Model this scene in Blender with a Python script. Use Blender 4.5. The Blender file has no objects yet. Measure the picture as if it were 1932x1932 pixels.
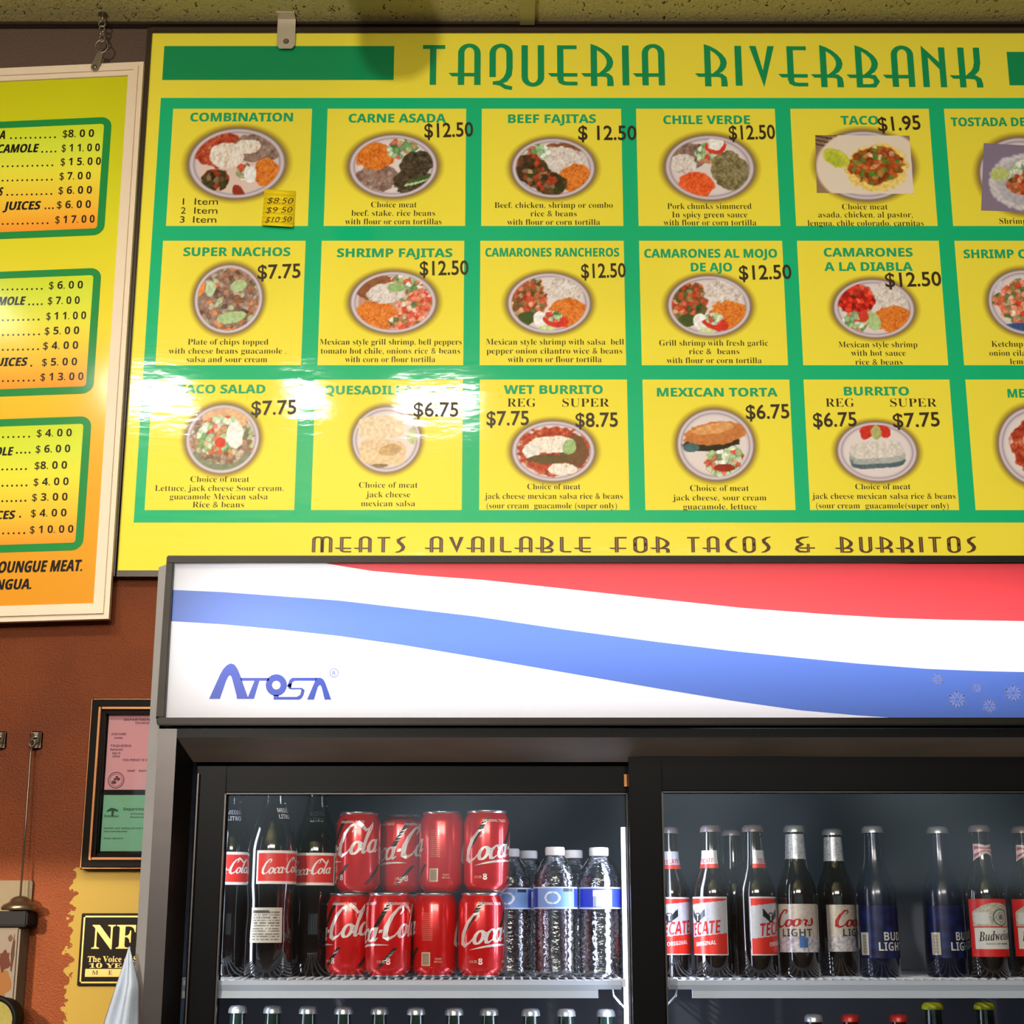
import bpy, bmesh, math, random
import numpy as np
from mathutils import Vector, Matrix
from math import sin, cos, pi, atan, tan, radians

random.seed(7)
scene = bpy.context.scene
COL = scene.collection

# ------------------------------------------------------------------ camera
FPX = 2950.0
PITCH = atan(FPX / 11077.0)
EYE = 1.5
cam_data = bpy.data.cameras.new('camera')
cam_data.sensor_fit = 'HORIZONTAL'
cam_data.sensor_width = 36.0
cam_data.lens = FPX / 1932.0 * 36.0
cam_data.clip_start = 0.05
camera = bpy.data.objects.new('camera', cam_data)
camera.location = (0, 0, EYE)
camera.rotation_euler = (pi / 2 + PITCH, 0, 0)
COL.objects.link(camera)
scene.camera = camera

# ------------------------------------------------------------------ colour management, world, lights
scene.view_settings.view_transform = 'Standard'
scene.view_settings.look = 'None'
scene.view_settings.gamma = 1.0
scene.view_settings.use_curve_mapping = False
scene.view_settings.exposure = 0.04

world = bpy.data.worlds.new('daylight')
scene.world = world
world.use_nodes = True
wn = world.node_tree.nodes
wl = world.node_tree.links
wn.clear()
w_out = wn.new('ShaderNodeOutputWorld')
w_bg = wn.new('ShaderNodeBackground')
w_tc = wn.new('ShaderNodeTexCoord')
w_ns = wn.new('ShaderNodeTexNoise')
w_ns.inputs['Scale'].default_value = 14
w_ns.inputs['Detail'].default_value = 5
w_rp = wn.new('ShaderNodeValToRGB')
w_rp.color_ramp.elements[0].position = 0.38
w_rp.color_ramp.elements[0].color = (0.05, 0.09, 0.07, 1)
w_rp.color_ramp.elements[1].position = 0.66
w_rp.color_ramp.elements[1].color = (0.62, 0.78, 0.86, 1)
wl.new(w_tc.outputs['Generated'], w_ns.inputs['Vector'])
wl.new(w_ns.outputs['Fac'], w_rp.inputs['Fac'])
wl.new(w_rp.outputs['Color'], w_bg.inputs['Color'])
w_bg.inputs['Strength'].default_value = 1.1
wl.new(w_bg.outputs['Background'], w_out.inputs['Surface'])


def area_light(name, loc, target, sx, sy, power, color):
    l = bpy.data.lights.new(name, 'AREA')
    l.shape = 'RECTANGLE'
    l.size = sx
    l.size_y = sy
    l.energy = power
    l.color = color
    o = bpy.data.objects.new(name, l)
    o.location = loc
    o.rotation_euler = (Vector(target) - Vector(loc)).to_track_quat('-Z', 'Y').to_euler()
    COL.objects.link(o)
    return o


WARM = (1.0, 0.88, 0.70)
WARM2 = (1.0, 0.92, 0.82)
# bare bulb at head height behind the photographer (throws the hard shadow on the sign)
kl = bpy.data.lights.new('room_bulb', 'POINT')
kl.energy = 185
kl.color = WARM2
kl.shadow_soft_size = 0.035
ko = bpy.data.objects.new('room_bulb', kl)
ko.location = (-0.9, -0.5, 2.35)
COL.objects.link(ko)
# unseen soft fill added near the ceiling for the ambient light
area_light('ceiling_fill', (0.3, -2.9, 3.30), (0.3, 1.5, 1.6), 2.4, 1.0, 165, WARM2)
# recessed lamps that glare in the laminated sign
area_light('recessed_lamp', (-1.30, 0.62, 3.34), (-1.30, 0.62, 0), 0.26, 0.30, 34, (1.0, 0.95, 0.86))
area_light('recessed_lamp', (-0.27, 0.55, 3.34), (-0.27, 0.55, 0), 0.26, 0.24, 28, (1.0, 0.95, 0.86))
area_light('recessed_lamp', (-0.74, 0.60, 3.34), (-0.74, 0.60, 0), 0.12, 0.30, 8, (1.0, 0.95, 0.86))
area_light('recessed_lamp', (-1.62, 1.35, 3.34), (-1.62, 1.35, 0), 0.14, 0.30, 4, (0.80, 0.90, 1.0))
# unseen warm spot for the lit lower wall; its cone edge makes the level cut-off
pl = bpy.data.lights.new('lower_wall_spot', 'SPOT')
pl.energy = 150
pl.color = (1.0, 0.80, 0.55)
pl.spot_size = radians(166)
pl.spot_blend = 0.006
pl.shadow_soft_size = 0.03
po = bpy.data.objects.new('lower_wall_spot', pl)
po.location = (-1.22, 1.55, 1.79)
COL.objects.link(po)


# ------------------------------------------------------------------ helpers
def lin1(c):
    c = c / 255.0
    return c / 12.92 if c <= 0.04045 else ((c + 0.055) / 1.055) ** 2.4


def lin(c):
    return (lin1(c[0]), lin1(c[1]), lin1(c[2]), 1.0)


def lin_np(a):
    a = np.clip(a / 255.0, 0, 1)
    return np.where(a <= 0.04045, a / 12.92, ((a + 0.055) / 1.055) ** 2.4)


def W(px, py, Y):
    """photo pixel -> (x, z) on the upright plane y = Y"""
    a = (px - 966) / FPX
    b = (966 - py) / FPX
    dy = cos(PITCH) - b * sin(PITCH)
    dz = sin(PITCH) + b * cos(PITCH)
    t = Y / dy
    return (a * t, EYE + dz * t)


def tag(o, label=None, cat=None, group=None, kind=None):
    if label: o['label'] = label
    if cat: o['category'] = cat
    if group: o['group'] = group
    if kind: o['kind'] = kind
    return o


def empty(name, loc=(0, 0, 0), label=None, cat=None, group=None):
    o = bpy.data.objects.new(name, None)
    o.empty_display_size = 0.05
    o.location = loc
    COL.objects.link(o)
    return tag(o, label, cat, group)


def copy_tree(o, parent=None):
    c = o.copy()
    COL.objects.link(c)
    if parent is not None:
        c.parent = parent
    for ch in list(o.children):
        copy_tree(ch, c)
    return c


class MB:
    def __init__(self):
        self.v = []; self.f = []; self.m = []; self.c = []; self.sm = []

    def face(self, pts, mat=0, col=None, smooth=False):
        n = len(self.v)
        self.v.extend(pts)
        self.f.append(tuple(range(n, n + len(pts))))
        self.m.append(mat); self.c.append(col); self.sm.append(smooth)

    def mesh(self, verts, faces, mat=0, col=None, smooth=False):
        n = len(self.v)
        self.v.extend(verts)
        for f in faces:
            self.f.append(tuple(i + n for i in f))
            self.m.append(mat); self.c.append(col); self.sm.append(smooth)

    def box(self, x0, x1, y0, y1, z0, z1, mat=0, col=None):
        vs = [(x0, y0, z0), (x1, y0, z0), (x1, y1, z0), (x0, y1, z0), (x0, y0, z1), (x1, y0, z1), (x1, y1, z1), (x0, y1, z1)]
        fs = [(0, 3, 2, 1), (4, 5, 6, 7), (0, 1, 5, 4), (1, 2, 6, 5), (2, 3, 7, 6), (3, 0, 4, 7)]
        self.mesh(vs, fs, mat, col)

    def rect(self, x0, x1, z0, z1, y, mat=0, col=None):
        self.face([(x0, y, z0), (x1, y, z0), (x1, y, z1), (x0, y, z1)], mat, col)

    def lathe(self, prof, n=32, center=(0, 0, 0), mat=0, col=None, smooth=True, cap0=True, cap1=True):
        cx, cy, cz = center
        vs = []
        for r, z in prof:
            for k in range(n):
                a = 2 * pi * k / n
                vs.append((cx + r * sin(a), cy - r * cos(a), cz + z))
        fs = []
        for i in range(len(prof) - 1):
            for k in range(n):
                k2 = (k + 1) % n
                fs.append((i * n + k, i * n + k2, (i + 1) * n + k2, (i + 1) * n + k))
        self.mesh(vs, fs, mat, col, smooth)
        if cap0: self.mesh([vs[k] for k in range(n)][::-1], [tuple(range(n))], mat, col)
        if cap1: self.mesh([vs[(len(prof) - 1) * n + k] for k in range(n)], [tuple(range(n))], mat, col)

    def tube(self, pts, r, n=10, mat=0, col=None, closed=False):
        P = [Vector(p) for p in pts]
        N = len(P)
        vs = []
        up = Vector((0.13, 0.37, 0.92))
        for i, p in enumerate(P):
            if closed:
                d = P[(i + 1) % N] - P[i - 1]
            else:
                d = P[min(i + 1, N - 1)] - P[max(i - 1, 0)]
            d.normalize()
            a = d.cross(up)
            if a.length < 1e-4: a = d.cross(Vector((1, 0, 0)))
            a.normalize()
            b = d.cross(a)
            for k in range(n):
                t = 2 * pi * k / n
                vs.append(tuple(p + a * (r * cos(t)) + b * (r * sin(t))))
        fs = []
        for i in range(N if closed else N - 1):
            i2 = (i + 1) % N
            for k in range(n):
                k2 = (k + 1) % n
                fs.append((i * n + k, i * n + k2, i2 * n + k2, i2 * n + k))
        if not closed:
            fs.append(tuple(range(n))[::-1])
            fs.append(tuple((N - 1) * n + k for k in range(n)))
        self.mesh(vs, fs, mat, col, True)

    def build(self, name, mats, parent=None, bevel=0.0, fix=True):
        me = bpy.data.meshes.new(name)
        me.from_pydata([tuple(p) for p in self.v], [], self.f)
        if not isinstance(mats, (list, tuple)): mats = [mats]
        for m in mats: me.materials.append(m)
        me.polygons.foreach_set('material_index', self.m)
        me.polygons.foreach_set('use_smooth', self.sm)
        if any(c is not None for c in self.c):
            at = me.color_attributes.new('Col', 'FLOAT_COLOR', 'CORNER')
            buf = []
            for f, c in zip(self.f, self.c):
                if c is None: c = (1, 1, 1, 1)
                if isinstance(c[0], (tuple, list)):
                    for q in c: buf.extend(q)
                else:
                    buf.extend(tuple(c) * len(f))
            at.data.foreach_set('color', buf)
        if bevel > 0:
            bm = bmesh.new(); bm.from_mesh(me)
            bmesh.ops.remove_doubles(bm, verts=bm.verts, dist=1e-6)
            es = [e for e in bm.edges if len(e.link_faces) == 2 and e.calc_face_angle(0) > 0.6]
            bmesh.ops.bevel(bm, geom=es, offset=bevel, segments=2, affect='EDGES', clamp_overlap=True)
            bm.to_mesh(me); bm.free()
        me.update()
        o = bpy.data.objects.new(name, me)
        COL.objects.link(o)
        if parent is not None: o.parent = parent
        return o


# ------------------------------------------------------------------ materials
def new_mat(name):
    m = bpy.data.materials.new(name)
    m.use_nodes = True
    nt = m.node_tree
    b = nt.nodes['Principled BSDF']
    return m, nt, b


def mat(name, col, rough=0.5, metal=0.0, bump=0.0, bscale=200.0, var=0.0, vscale=20.0, spec=0.5, coat=0.0, emit=0.0, stretch=None):
    m, nt, b = new_mat(name)
    c = lin(col)
    b.inputs['Base Color'].default_value = c
    b.inputs['Roughness'].default_value = rough
    b.inputs['Metallic'].default_value = metal
    b.inputs['Specular IOR Level'].default_value = spec
    b.inputs['Coat Weight'].default_value = coat
    b.inputs['Coat Roughness'].default_value = 0.06
    if emit > 0:
        b.inputs['Emission Color'].default_value = c
        b.inputs['Emission Strength'].default_value = emit
    tc = nt.nodes.new('ShaderNodeTexCoord')
    src = tc.outputs['Object']
    if stretch:
        mp = nt.nodes.new('ShaderNodeMapping')
        mp.inputs['Scale'].default_value = stretch
        nt.links.new(src, mp.inputs['Vector'])
        src = mp.outputs['Vector']
    n = nt.nodes.new('ShaderNodeTexNoise')
    n.inputs['Scale'].default_value = vscale
    n.inputs['Detail'].default_value = 5
    nt.links.new(src, n.inputs['Vector'])
    mx = nt.nodes.new('ShaderNodeMix')
    mx.data_type = 'RGBA'
    v = max(var, 0.04)
    mx.inputs['A'].default_value = (c[0] * (1 - v), c[1] * (1 - v), c[2] * (1 - v), 1)
    mx.inputs['B'].default_value = (min(1, c[0] * (1 + v)), min(1, c[1] * (1 + v)), min(1, c[2] * (1 + v)), 1)
    nt.links.new(n.outputs['Fac'], mx.inputs['Factor'])
    nt.links.new(mx.outputs['Result'], b.inputs['Base Color'])
    if bump > 0:
        n2 = nt.nodes.new('ShaderNodeTexNoise')
        n2.inputs['Scale'].default_value = bscale
        n2.inputs['Detail'].default_value = 3
        nt.links.new(src, n2.inputs['Vector'])
        bp = nt.nodes.new('ShaderNodeBump')
        bp.inputs['Strength'].default_value = bump
        bp.inputs['Distance'].default_value = 0.002
        nt.links.new(n2.outputs['Fac'], bp.inputs['Height'])
        nt.links.new(bp.outputs['Normal'], b.inputs['Normal'])
    return m


def print_mat(name, rough=0.5, metal=0.0, coat=0.0, coat_rough=0.05, bump=0.0, bscale=30.0, spec=0.5, stretch=(1, 1, 1)):
    """printed surface: ink colours come from the mesh's own colour layer"""
    m, nt, b = new_mat(name)
    at = nt.nodes.new('ShaderNodeAttribute')
    at.attribute_name = 'Col'
    nt.links.new(at.outputs['Color'], b.inputs['Base Color'])
    b.inputs['Roughness'].default_value = rough
    b.inputs['Metallic'].default_value = metal
    b.inputs['Specular IOR Level'].default_value = spec
    b.inputs['Coat Weight'].default_value = coat
    b.inputs['Coat Roughness'].default_value = coat_rough
    if bump > 0:
        g = nt.nodes.new('ShaderNodeNewGeometry')
        mp = nt.nodes.new('ShaderNodeMapping')
        mp.inputs['Scale'].default_value = stretch
        n2 = nt.nodes.new('ShaderNodeTexNoise')
        n2.inputs['Scale'].default_value = bscale
        n2.inputs['Detail'].default_value = 4
        bp = nt.nodes.new('ShaderNodeBump')
        bp.inputs['Strength'].default_value = bump
        bp.inputs['Distance'].default_value = 0.002
        nt.links.new(g.outputs['Position'], mp.inputs['Vector'])
        nt.links.new(mp.outputs['Vector'], n2.inputs['Vector'])
        nt.links.new(n2.outputs['Fac'], bp.inputs['Height'])
        nt.links.new(bp.outputs['Normal'], b.inputs['Normal'])
        nt.links.new(bp.outputs['Normal'], b.inputs['Coat Normal'])
    return m


def thin_glass(name, tint=(1, 1, 1), refl=1.0, rough=0.0, ior=1.5, bump=0.0, bscale=60, stretch=(1, 1, 1)):
    m = bpy.data.materials.new(name)
    m.use_nodes = True
    nt = m.node_tree
    nt.nodes.clear()
    out = nt.nodes.new('ShaderNodeOutputMaterial')
    tr = nt.nodes.new('ShaderNodeBsdfTransparent')
    tr.inputs['Color'].default_value = (*tint, 1)
    gl = nt.nodes.new('ShaderNodeBsdfGlossy')
    gl.inputs['Roughness'].default_value = rough
    gl.inputs['Color'].default_value = (1, 1, 1, 1)
    fr = nt.nodes.new('ShaderNodeFresnel')
    fr.inputs['IOR'].default_value = ior
    mu = nt.nodes.new('ShaderNodeMath')
    mu.operation = 'MULTIPLY'
    mu.use_clamp = True
    mu.inputs[1].default_value = refl
    mx = nt.nodes.new('ShaderNodeMixShader')
    nt.links.new(fr.outputs['Fac'], mu.inputs[0])
    nt.links.new(mu.outputs[0], mx.inputs['Fac'])
    nt.links.new(tr.outputs[0], mx.inputs[1])
    nt.links.new(gl.outputs[0], mx.inputs[2])
    nt.links.new(mx.outputs[0], out.inputs['Surface'])
    if bump > 0:
        tc = nt.nodes.new('ShaderNodeTexCoord')
        mp = nt.nodes.new('ShaderNodeMapping')
        mp.inputs['Scale'].default_value = stretch
        n2 = nt.nodes.new('ShaderNodeTexNoise')
        n2.inputs['Scale'].default_value = bscale
        bp = nt.nodes.new('ShaderNodeBump')
        bp.inputs['Strength'].default_value = bump
        bp.inputs['Distance'].default_value = 0.003
        nt.links.new(tc.outputs['Object'], mp.inputs['Vector'])
        nt.links.new(mp.outputs['Vector'], n2.inputs['Vector'])
        nt.links.new(n2.outputs['Fac'], bp.inputs['Height'])
        nt.links.new(bp.outputs['Normal'], gl.inputs['Normal'])
        nt.links.new(bp.outputs['Normal'], fr.inputs['Normal'])
    return m


def backlit_mat(name):
    """translucent printed acrylic, lit by the tubes behind it"""
    m = bpy.data.materials.new(name)
    m.use_nodes = True
    nt = m.node_tree
    nt.nodes.clear()
    out = nt.nodes.new('ShaderNodeOutputMaterial')
    at = nt.nodes.new('ShaderNodeAttribute')
    at.attribute_name = 'Col'
    tr = nt.nodes.new('ShaderNodeBsdfTranslucent')
    df = nt.nodes.new('ShaderNodeBsdfDiffuse')
    mx = nt.nodes.new('ShaderNodeMixShader')
    mx.inputs['Fac'].default_value = 0.78
    nt.links.new(at.outputs['Color'], tr.inputs['Color'])
    nt.links.new(at.outputs['Color'], df.inputs['Color'])
    nt.links.new(df.outputs[0], mx.inputs[1])
    nt.links.new(tr.outputs[0], mx.inputs[2])
    gl = nt.nodes.new('ShaderNodeBsdfGlossy')
    gl.inputs['Roughness'].default_value = 0.30
    fr = nt.nodes.new('ShaderNodeFresnel')
    fr.inputs['IOR'].default_value = 1.22
    m2 = nt.nodes.new('ShaderNodeMixShader')
    nt.links.new(fr.outputs[0], m2.inputs['Fac'])
    nt.links.new(mx.outputs[0], m2.inputs[1])
    nt.links.new(gl.outputs[0], m2.inputs[2])
    nt.links.new(m2.outputs[0], out.inputs['Surface'])
    return m


def wall_material():
    m, nt, b = new_mat('stucco_wall')
    L = nt.links.new
    g = nt.nodes.new('ShaderNodeNewGeometry')
    sep = nt.nodes.new('ShaderNodeSeparateXYZ')
    L(g.outputs['Position'], sep.inputs[0])
    n1 = nt.nodes.new('ShaderNodeTexNoise'); n1.inputs['Scale'].default_value = 5; n1.inputs['Detail'].default_value = 6
    L(g.outputs['Position'], n1.inputs['Vector'])
    r1 = nt.nodes.new('ShaderNodeValToRGB')
    r1.color_ramp.elements[0].position = 0.3; r1.color_ramp.elements[0].color = lin((98, 44, 15))
    r1.color_ramp.elements[1].position = 0.75; r1.color_ramp.elements[1].color = lin((122, 58, 20))
    L(n1.outputs['Fac'], r1.inputs['Fac'])
    # upper band is painted a darker chocolate
    mr = nt.nodes.new('ShaderNodeMapRange')
    mr.inputs['From Min'].default_value = 2.75; mr.inputs['From Max'].default_value = 2.95
    L(sep.outputs['Z'], mr.inputs['Value'])
    mx1 = nt.nodes.new('ShaderNodeMix'); mx1.data_type = 'RGBA'
    mx1.inputs['B'].default_value = lin((92, 74, 62))
    L(mr.outputs['Result'], mx1.inputs['Factor']); L(r1.outputs['Color'], mx1.inputs['A'])
    # ragged yellow patch behind the frames
    n2 = nt.nodes.new('ShaderNodeTexNoise'); n2.inputs['Scale'].default_value = 60; n2.inputs['Detail'].default_value = 4
    L(g.outputs['Position'], n2.inputs['Vector'])
    ed = nt.nodes.new('ShaderNodeMath'); ed.operation = 'MULTIPLY_ADD'
    ed.inputs[1].default_value = 0.06; L(n2.outputs['Fac'], ed.inputs[0]); L(sep.outputs['X'], ed.inputs[2])
    gt = nt.nodes.new('ShaderNodeMath'); gt.operation = 'GREATER_THAN'; gt.inputs[1].default_value = -0.814 + 0.03
    L(ed.outputs[0], gt.inputs[0])
    lt = nt.nodes.new('ShaderNodeMath'); lt.operation = 'LESS_THAN'; lt.inputs[1].default_value = 1.612
    L(sep.outputs['Z'], lt.inputs[0])
    mul = nt.nodes.new('ShaderNodeMath'); mul.operation = 'MULTIPLY'
    L(gt.outputs[0], mul.inputs[0]); L(lt.outputs[0], mul.inputs[1])
    mx2 = nt.nodes.new('ShaderNodeMix'); mx2.data_type = 'RGBA'
    mx2.inputs['B'].default_value = lin((142, 118, 42))
    L(mul.outputs[0], mx2.inputs['Factor']); L(mx1.outputs['Result'], mx2.inputs['A'])
    L(mx2.outputs['Result'], b.inputs['Base Color'])
    b.inputs['Roughness'].default_value = 0.55
    b.inputs['Specular IOR Level'].default_value = 0.2
    n3 = nt.nodes.new('ShaderNodeTexNoise'); n3.inputs['Scale'].default_value = 260; n3.inputs['Detail'].default_value = 3
    L(g.outputs['Position'], n3.inputs['Vector'])
    bp = nt.nodes.new('ShaderNodeBump'); bp.inputs['Distance'].default_value = 0.0032
    inv = nt.nodes.new('ShaderNodeMath'); inv.operation = 'MULTIPLY_ADD'
    inv.inputs[1].default_value = -0.75; inv.inputs[2].default_value = 0.8
    L(mul.outputs[0], inv.inputs[0]); L(inv.outputs[0], bp.inputs['Strength'])
    L(n3.outputs['Fac'], bp.inputs['Height']); L(bp.outputs['Normal'], b.inputs['Normal'])
    return m


def ceiling_material():
    m, nt, b = new_mat('fissured_ceiling_tile')
    L = nt.links.new
    g = nt.nodes.new('ShaderNodeNewGeometry')
    n1 = nt.nodes.new('ShaderNodeTexNoise'); n1.inputs['Scale'].default_value = 120; n1.inputs['Detail'].default_value = 2
    n1.inputs['Distortion'].default_value = 1.2
    mp = nt.nodes.new('ShaderNodeMapping'); mp.inputs['Scale'].default_value = (1.0, 0.55, 1.0)
    L(g.outputs['Position'], mp.inputs['Vector']); L(mp.outputs['Vector'], n1.inputs['Vector'])
    r1 = nt.nodes.new('ShaderNodeValToRGB')
    r1.color_ramp.elements[0].position = 0.31; r1.color_ramp.elements[0].color = lin((40, 32, 18))
    r1.color_ramp.elements[1].position = 0.37; r1.color_ramp.elements[1].color = lin((196, 184, 122))
    L(n1.outputs['Fac'], r1.inputs['Fac']); L(r1.outputs['Color'], b.inputs['Base Color'])
    b.inputs['Roughness'].default_value = 0.85
    bp = nt.nodes.new('ShaderNodeBump'); bp.inputs['Strength'].default_value = 0.6; bp.inputs['Distance'].default_value = 0.004
    L(n1.outputs['Fac'], bp.inputs['Height']); L(bp.outputs['Normal'], b.inputs['Normal'])
    return m


M_WALL = wall_material()
M_CEIL = ceiling_material()
M_TBAR = mat('painted_ceiling_grid', (176, 164, 108), 0.5)
M_ROOM = mat('room_paint', (58, 46, 36), 0.8)
M_FLOOR = mat('floor_tile', (48, 40, 34), 0.6, var=0.15)
M_LAM = print_mat('laminated_print', rough=0.42, coat=1.0, coat_rough=0.065, bump=0.22, bscale=11, spec=0.08, stretch=(1.0, 1.0, 3.2))
M_LAM2 = print_mat('glossy_print', rough=0.4, coat=0.4, coat_rough=0.12, bump=0.05, bscale=9, spec=0.1)
M_VINYL = print_mat('vinyl_lettering', rough=0.35, spec=0.2)
M_PAPER = print_mat('printed_paper', rough=0.75, spec=0.25)
M_CAN = print_mat('printed_can', rough=0.24, metal=0.35, spec=0.6, coat=0.6, coat_rough=0.08)
M_LABEL = print_mat('printed_label', rough=0.32, spec=0.5)
M_FOIL = print_mat('foil_label', rough=0.30, metal=0.3, spec=0.6)
M_SIGN = backlit_mat('backlit_acrylic')
M_DARKTRIM = mat('dark_bronze_trim', (58, 44, 32), 0.35, 0.2)
M_CREAM = mat('cream_moulding', (226, 206, 178), 0.4, bump=0.05)
M_STEEL = mat('brushed_steel', (64, 60, 59), 0.38, 0.85, bump=0.015, bscale=40, var=0.12, vscale=6, stretch=(1, 1, 9))
M_STEELL = mat('light_steel', (166, 166, 167), 0.5, 0.3, bump=0.02, bscale=30, var=0.10, vscale=5, stretch=(1, 1, 5))
M_STEELD = mat('dark_steel', (26, 23, 20), 0.42, 0.8, var=0.25, vscale=8, stretch=(2, 2, 8))
M_BLACK = mat('black_powder_coat', (9, 9, 10), 0.35, spec=0.06)
M_BLACKM = mat('matte_black', (10, 10, 11), 0.6, spec=0.1)
M_LINER = mat('fridge_liner', (92, 98, 112), 0.5)
M_WIRE = mat('white_coated_wire', (205, 208, 214), 0.35)
M_RAIL = mat('translucent_price_rail', (178, 186, 200), 0.3)
M_GALV = mat('zinc_plate', (196, 184, 160), 0.4, 0.35, var=0.1)
M_CHAIN = mat('zinc_chain', (150, 138, 122), 0.35, 0.85)
M_SILVER = mat('can_aluminium', (205, 206, 210), 0.25, 0.9)
M_BROWN = mat('amber_bottle_glass', (20, 13, 10), 0.08, spec=0.7, coat=0.5)
M_COLA = mat('cola_filled_glass', (14, 11, 12), 0.07, spec=0.7, coat=0.5)
M_GREENB = mat('green_bottle_glass', (26, 46, 40), 0.1, spec=0.7, coat=0.5)
M_BLUEB = mat('blue_aluminium', (12, 15, 44), 0.22, 0.3, spec=0.6, coat=0.5)
M_NECK = thin_glass('clear_glass', (0.86, 0.88, 0.88), 1.6, 0.03)
M_PET = thin_glass('clear_plastic', (0.94, 0.95, 0.97), 2.6, 0.07, bump=0.45, bscale=90, stretch=(1, 1, 2.2))
M_DOORGLASS = thin_glass('door_glass', (0.93, 0.95, 0.95), 1.9, 0.07)
M_PICGLASS = thin_glass('picture_glass', (0.96, 0.97, 0.96), 1.0, 0.02)
M_CAPW = mat('white_plastic_cap', (225, 224, 232), 0.4)
M_CAPS = mat('crimped_cap_steel', (186, 190, 192), 0.3, 0.7)
M_CAPR = mat('red_crown_cap', (178, 38, 30), 0.35, 0.2)
M_CAPWR = mat('pale_crown_cap', (120, 106, 110), 0.35, 0.3)
M_CAPY = mat('lime_yellow_cap', (190, 196, 30), 0.4)
M_LED = mat('led_tube', (225, 232, 255), 0.4, emit=3.0)
M_GOLDW = mat('gilded_wood', (150, 96, 44), 0.35, 0.4, var=0.2)
M_DKWOOD = mat('dark_frame_wood', (16, 11, 7), 0.4, spec=0.05)
M_PLAQUE = mat('black_plaque', (16, 12, 9), 0.45, spec=0.05)
M_CLOTH = mat('pale_blue_cloth', (168, 178, 194), 0.85, bump=0.25, bscale=350)
M_PLATE = mat('ivory_plate', (118, 106, 88), 0.8, spec=0.1, var=0.08)
M_GREYBOX = mat('grey_enamel', (34, 34, 36), 0.7, spec=0.08)
M_WHITEBOX = mat('stained_white_enamel', (112, 103, 94), 0.8, spec=0.08, var=0.12, vscale=12)
M_LADLE = mat('aged_steel', (132, 112, 90), 0.28, 0.9)
M_ROD = mat('steel_rod', (120, 104, 92), 0.35, 0.8)
M_LIME = mat('lime_glitter', (104, 98, 18), 0.4, var=0.35, vscale=160)

C_Y = lin((240, 224, 66)); C_G = lin((0, 180, 120)); C_DG = lin((0, 142, 84)); C_HG = lin((24, 164, 108))
C_K = lin((52, 38, 14)); C_PR = lin((58, 44, 26)); C_BR = lin((84, 54, 26))

# ------------------------------------------------------------------ text
TXT = {}


def conv(s, style):
    out = []
    for ch in s:
        o = ord(ch)
        if style == 'serif':
            if 'A' <= ch <= 'Z': out.append(chr(0x1D400 + o - 65)); continue
            if 'a' <= ch <= 'z': out.append(chr(0x1D41A + o - 97)); continue
            if '0' <= ch <= '9': out.append(chr(0x1D7CE + o - 48)); continue
        if style == 'sbold':
            if 'A' <= ch <= 'Z': out.append(chr(0x1D5D4 + o - 65)); continue
            if 'a' <= ch <= 'z': out.append(chr(0x1D5EE + o - 97)); continue
            if '0' <= ch <= '9': out.append(chr(0x1D7EC + o - 48)); continue
        if style == 'bolditalic':
            if 'A' <= ch <= 'Z': out.append(chr(0x1D468 + o - 65)); continue
            if 'a' <= ch <= 'z': out.append(chr(0x1D482 + o - 97)); continue
        if style == 'script':
            if 'A' <= ch <= 'Z': out.append(chr(0x1D4D0 + o - 65)); continue
            if 'a' <= ch <= 'z': out.append(chr(0x1D4EA + o - 97)); continue
        out.append(ch)
    return ''.join(out)


def raw_text(s, style, off):
    c = bpy.data.curves.new('t', 'FONT')
    c.body = conv(s, style)
    c.resolution_u = 3
    c.offset = off
    o = bpy.data.objects.new('t', c)
    me = bpy.data.meshes.new_from_object(o)
    v = np.array([(p.co.x, p.co.y) for p in me.vertices]) if len(me.vertices) else np.zeros((0, 2))
    f = [tuple(p.vertices) for p in me.polygons]
    bpy.data.objects.remove(o); bpy.data.curves.remove(c); bpy.data.meshes.remove(me)
    return v, f


STY = {'sans': ('sans', 0.0), 'bold': ('sbold', 0.0), 'black': ('sbold', 0.0), 'med': ('sans', 0.014), 'light': ('sans', -0.004),
       'serif': ('serif', -0.012), 'serifb': ('serif', 0.004), 'bolditalic': ('bolditalic', 0.0), 'script': ('script', -0.004), 'scriptb': ('script', 0.016)}
CAPH = {}


def text_geo(s, sty):
    k = (s, sty)
    if k not in TXT:
        st, off = STY[sty]
        if sty not in CAPH:
            hv, _ = raw_text('H', st, off)
            CAPH[sty] = (hv[:, 1].max() - hv[:, 1].min(), hv[:, 1].min())
        v, f = raw_text(s, st, off)
        v = v.copy()
        v[:, 0] -= v[:, 0].min()
        v[:, 1] -= CAPH[sty][1]
        TXT[k] = (v, f, v[:, 0].max(), CAPH[sty][0])
    return TXT[k]


def put_text(mb, s, sty, p0, p1, cap, Y, col, shear=0.0, mat=0):
    """ink of s runs from photo pixel p0 to p1 on its baseline, on plane y=Y, cap height in pixels"""
    v, f, w, ch = text_geo(s, sty)
    a = Vector(W(p0[0], p0[1], Y)); b = Vector(W(p1[0], p1[1], Y))
    c = Vector(W(p0[0], p0[1] - cap, Y))
    d = b - a
    ln = d.length; d.normalize()
    up = Vector((-d.y, d.x))
    h = (c - a).dot(up)
    sx = ln / w; sy = h / ch
    vs = []
    for x, y in v:
        X = x * sx + shear * y * sy; Z = y * sy
        q = a + d * X + up * Z
        vs.append((q.x, Y, q.y))
    if sty == 'black':
        mb.mesh([(x - 0.0005, y, z) for x, y, z in vs], f, mat, col)
        mb.mesh([(x + 0.0005, y - 0.00003, z + 0.0003) for x, y, z in vs], f, mat, col)
    else:
        mb.mesh(vs, f, mat, col)


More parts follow.
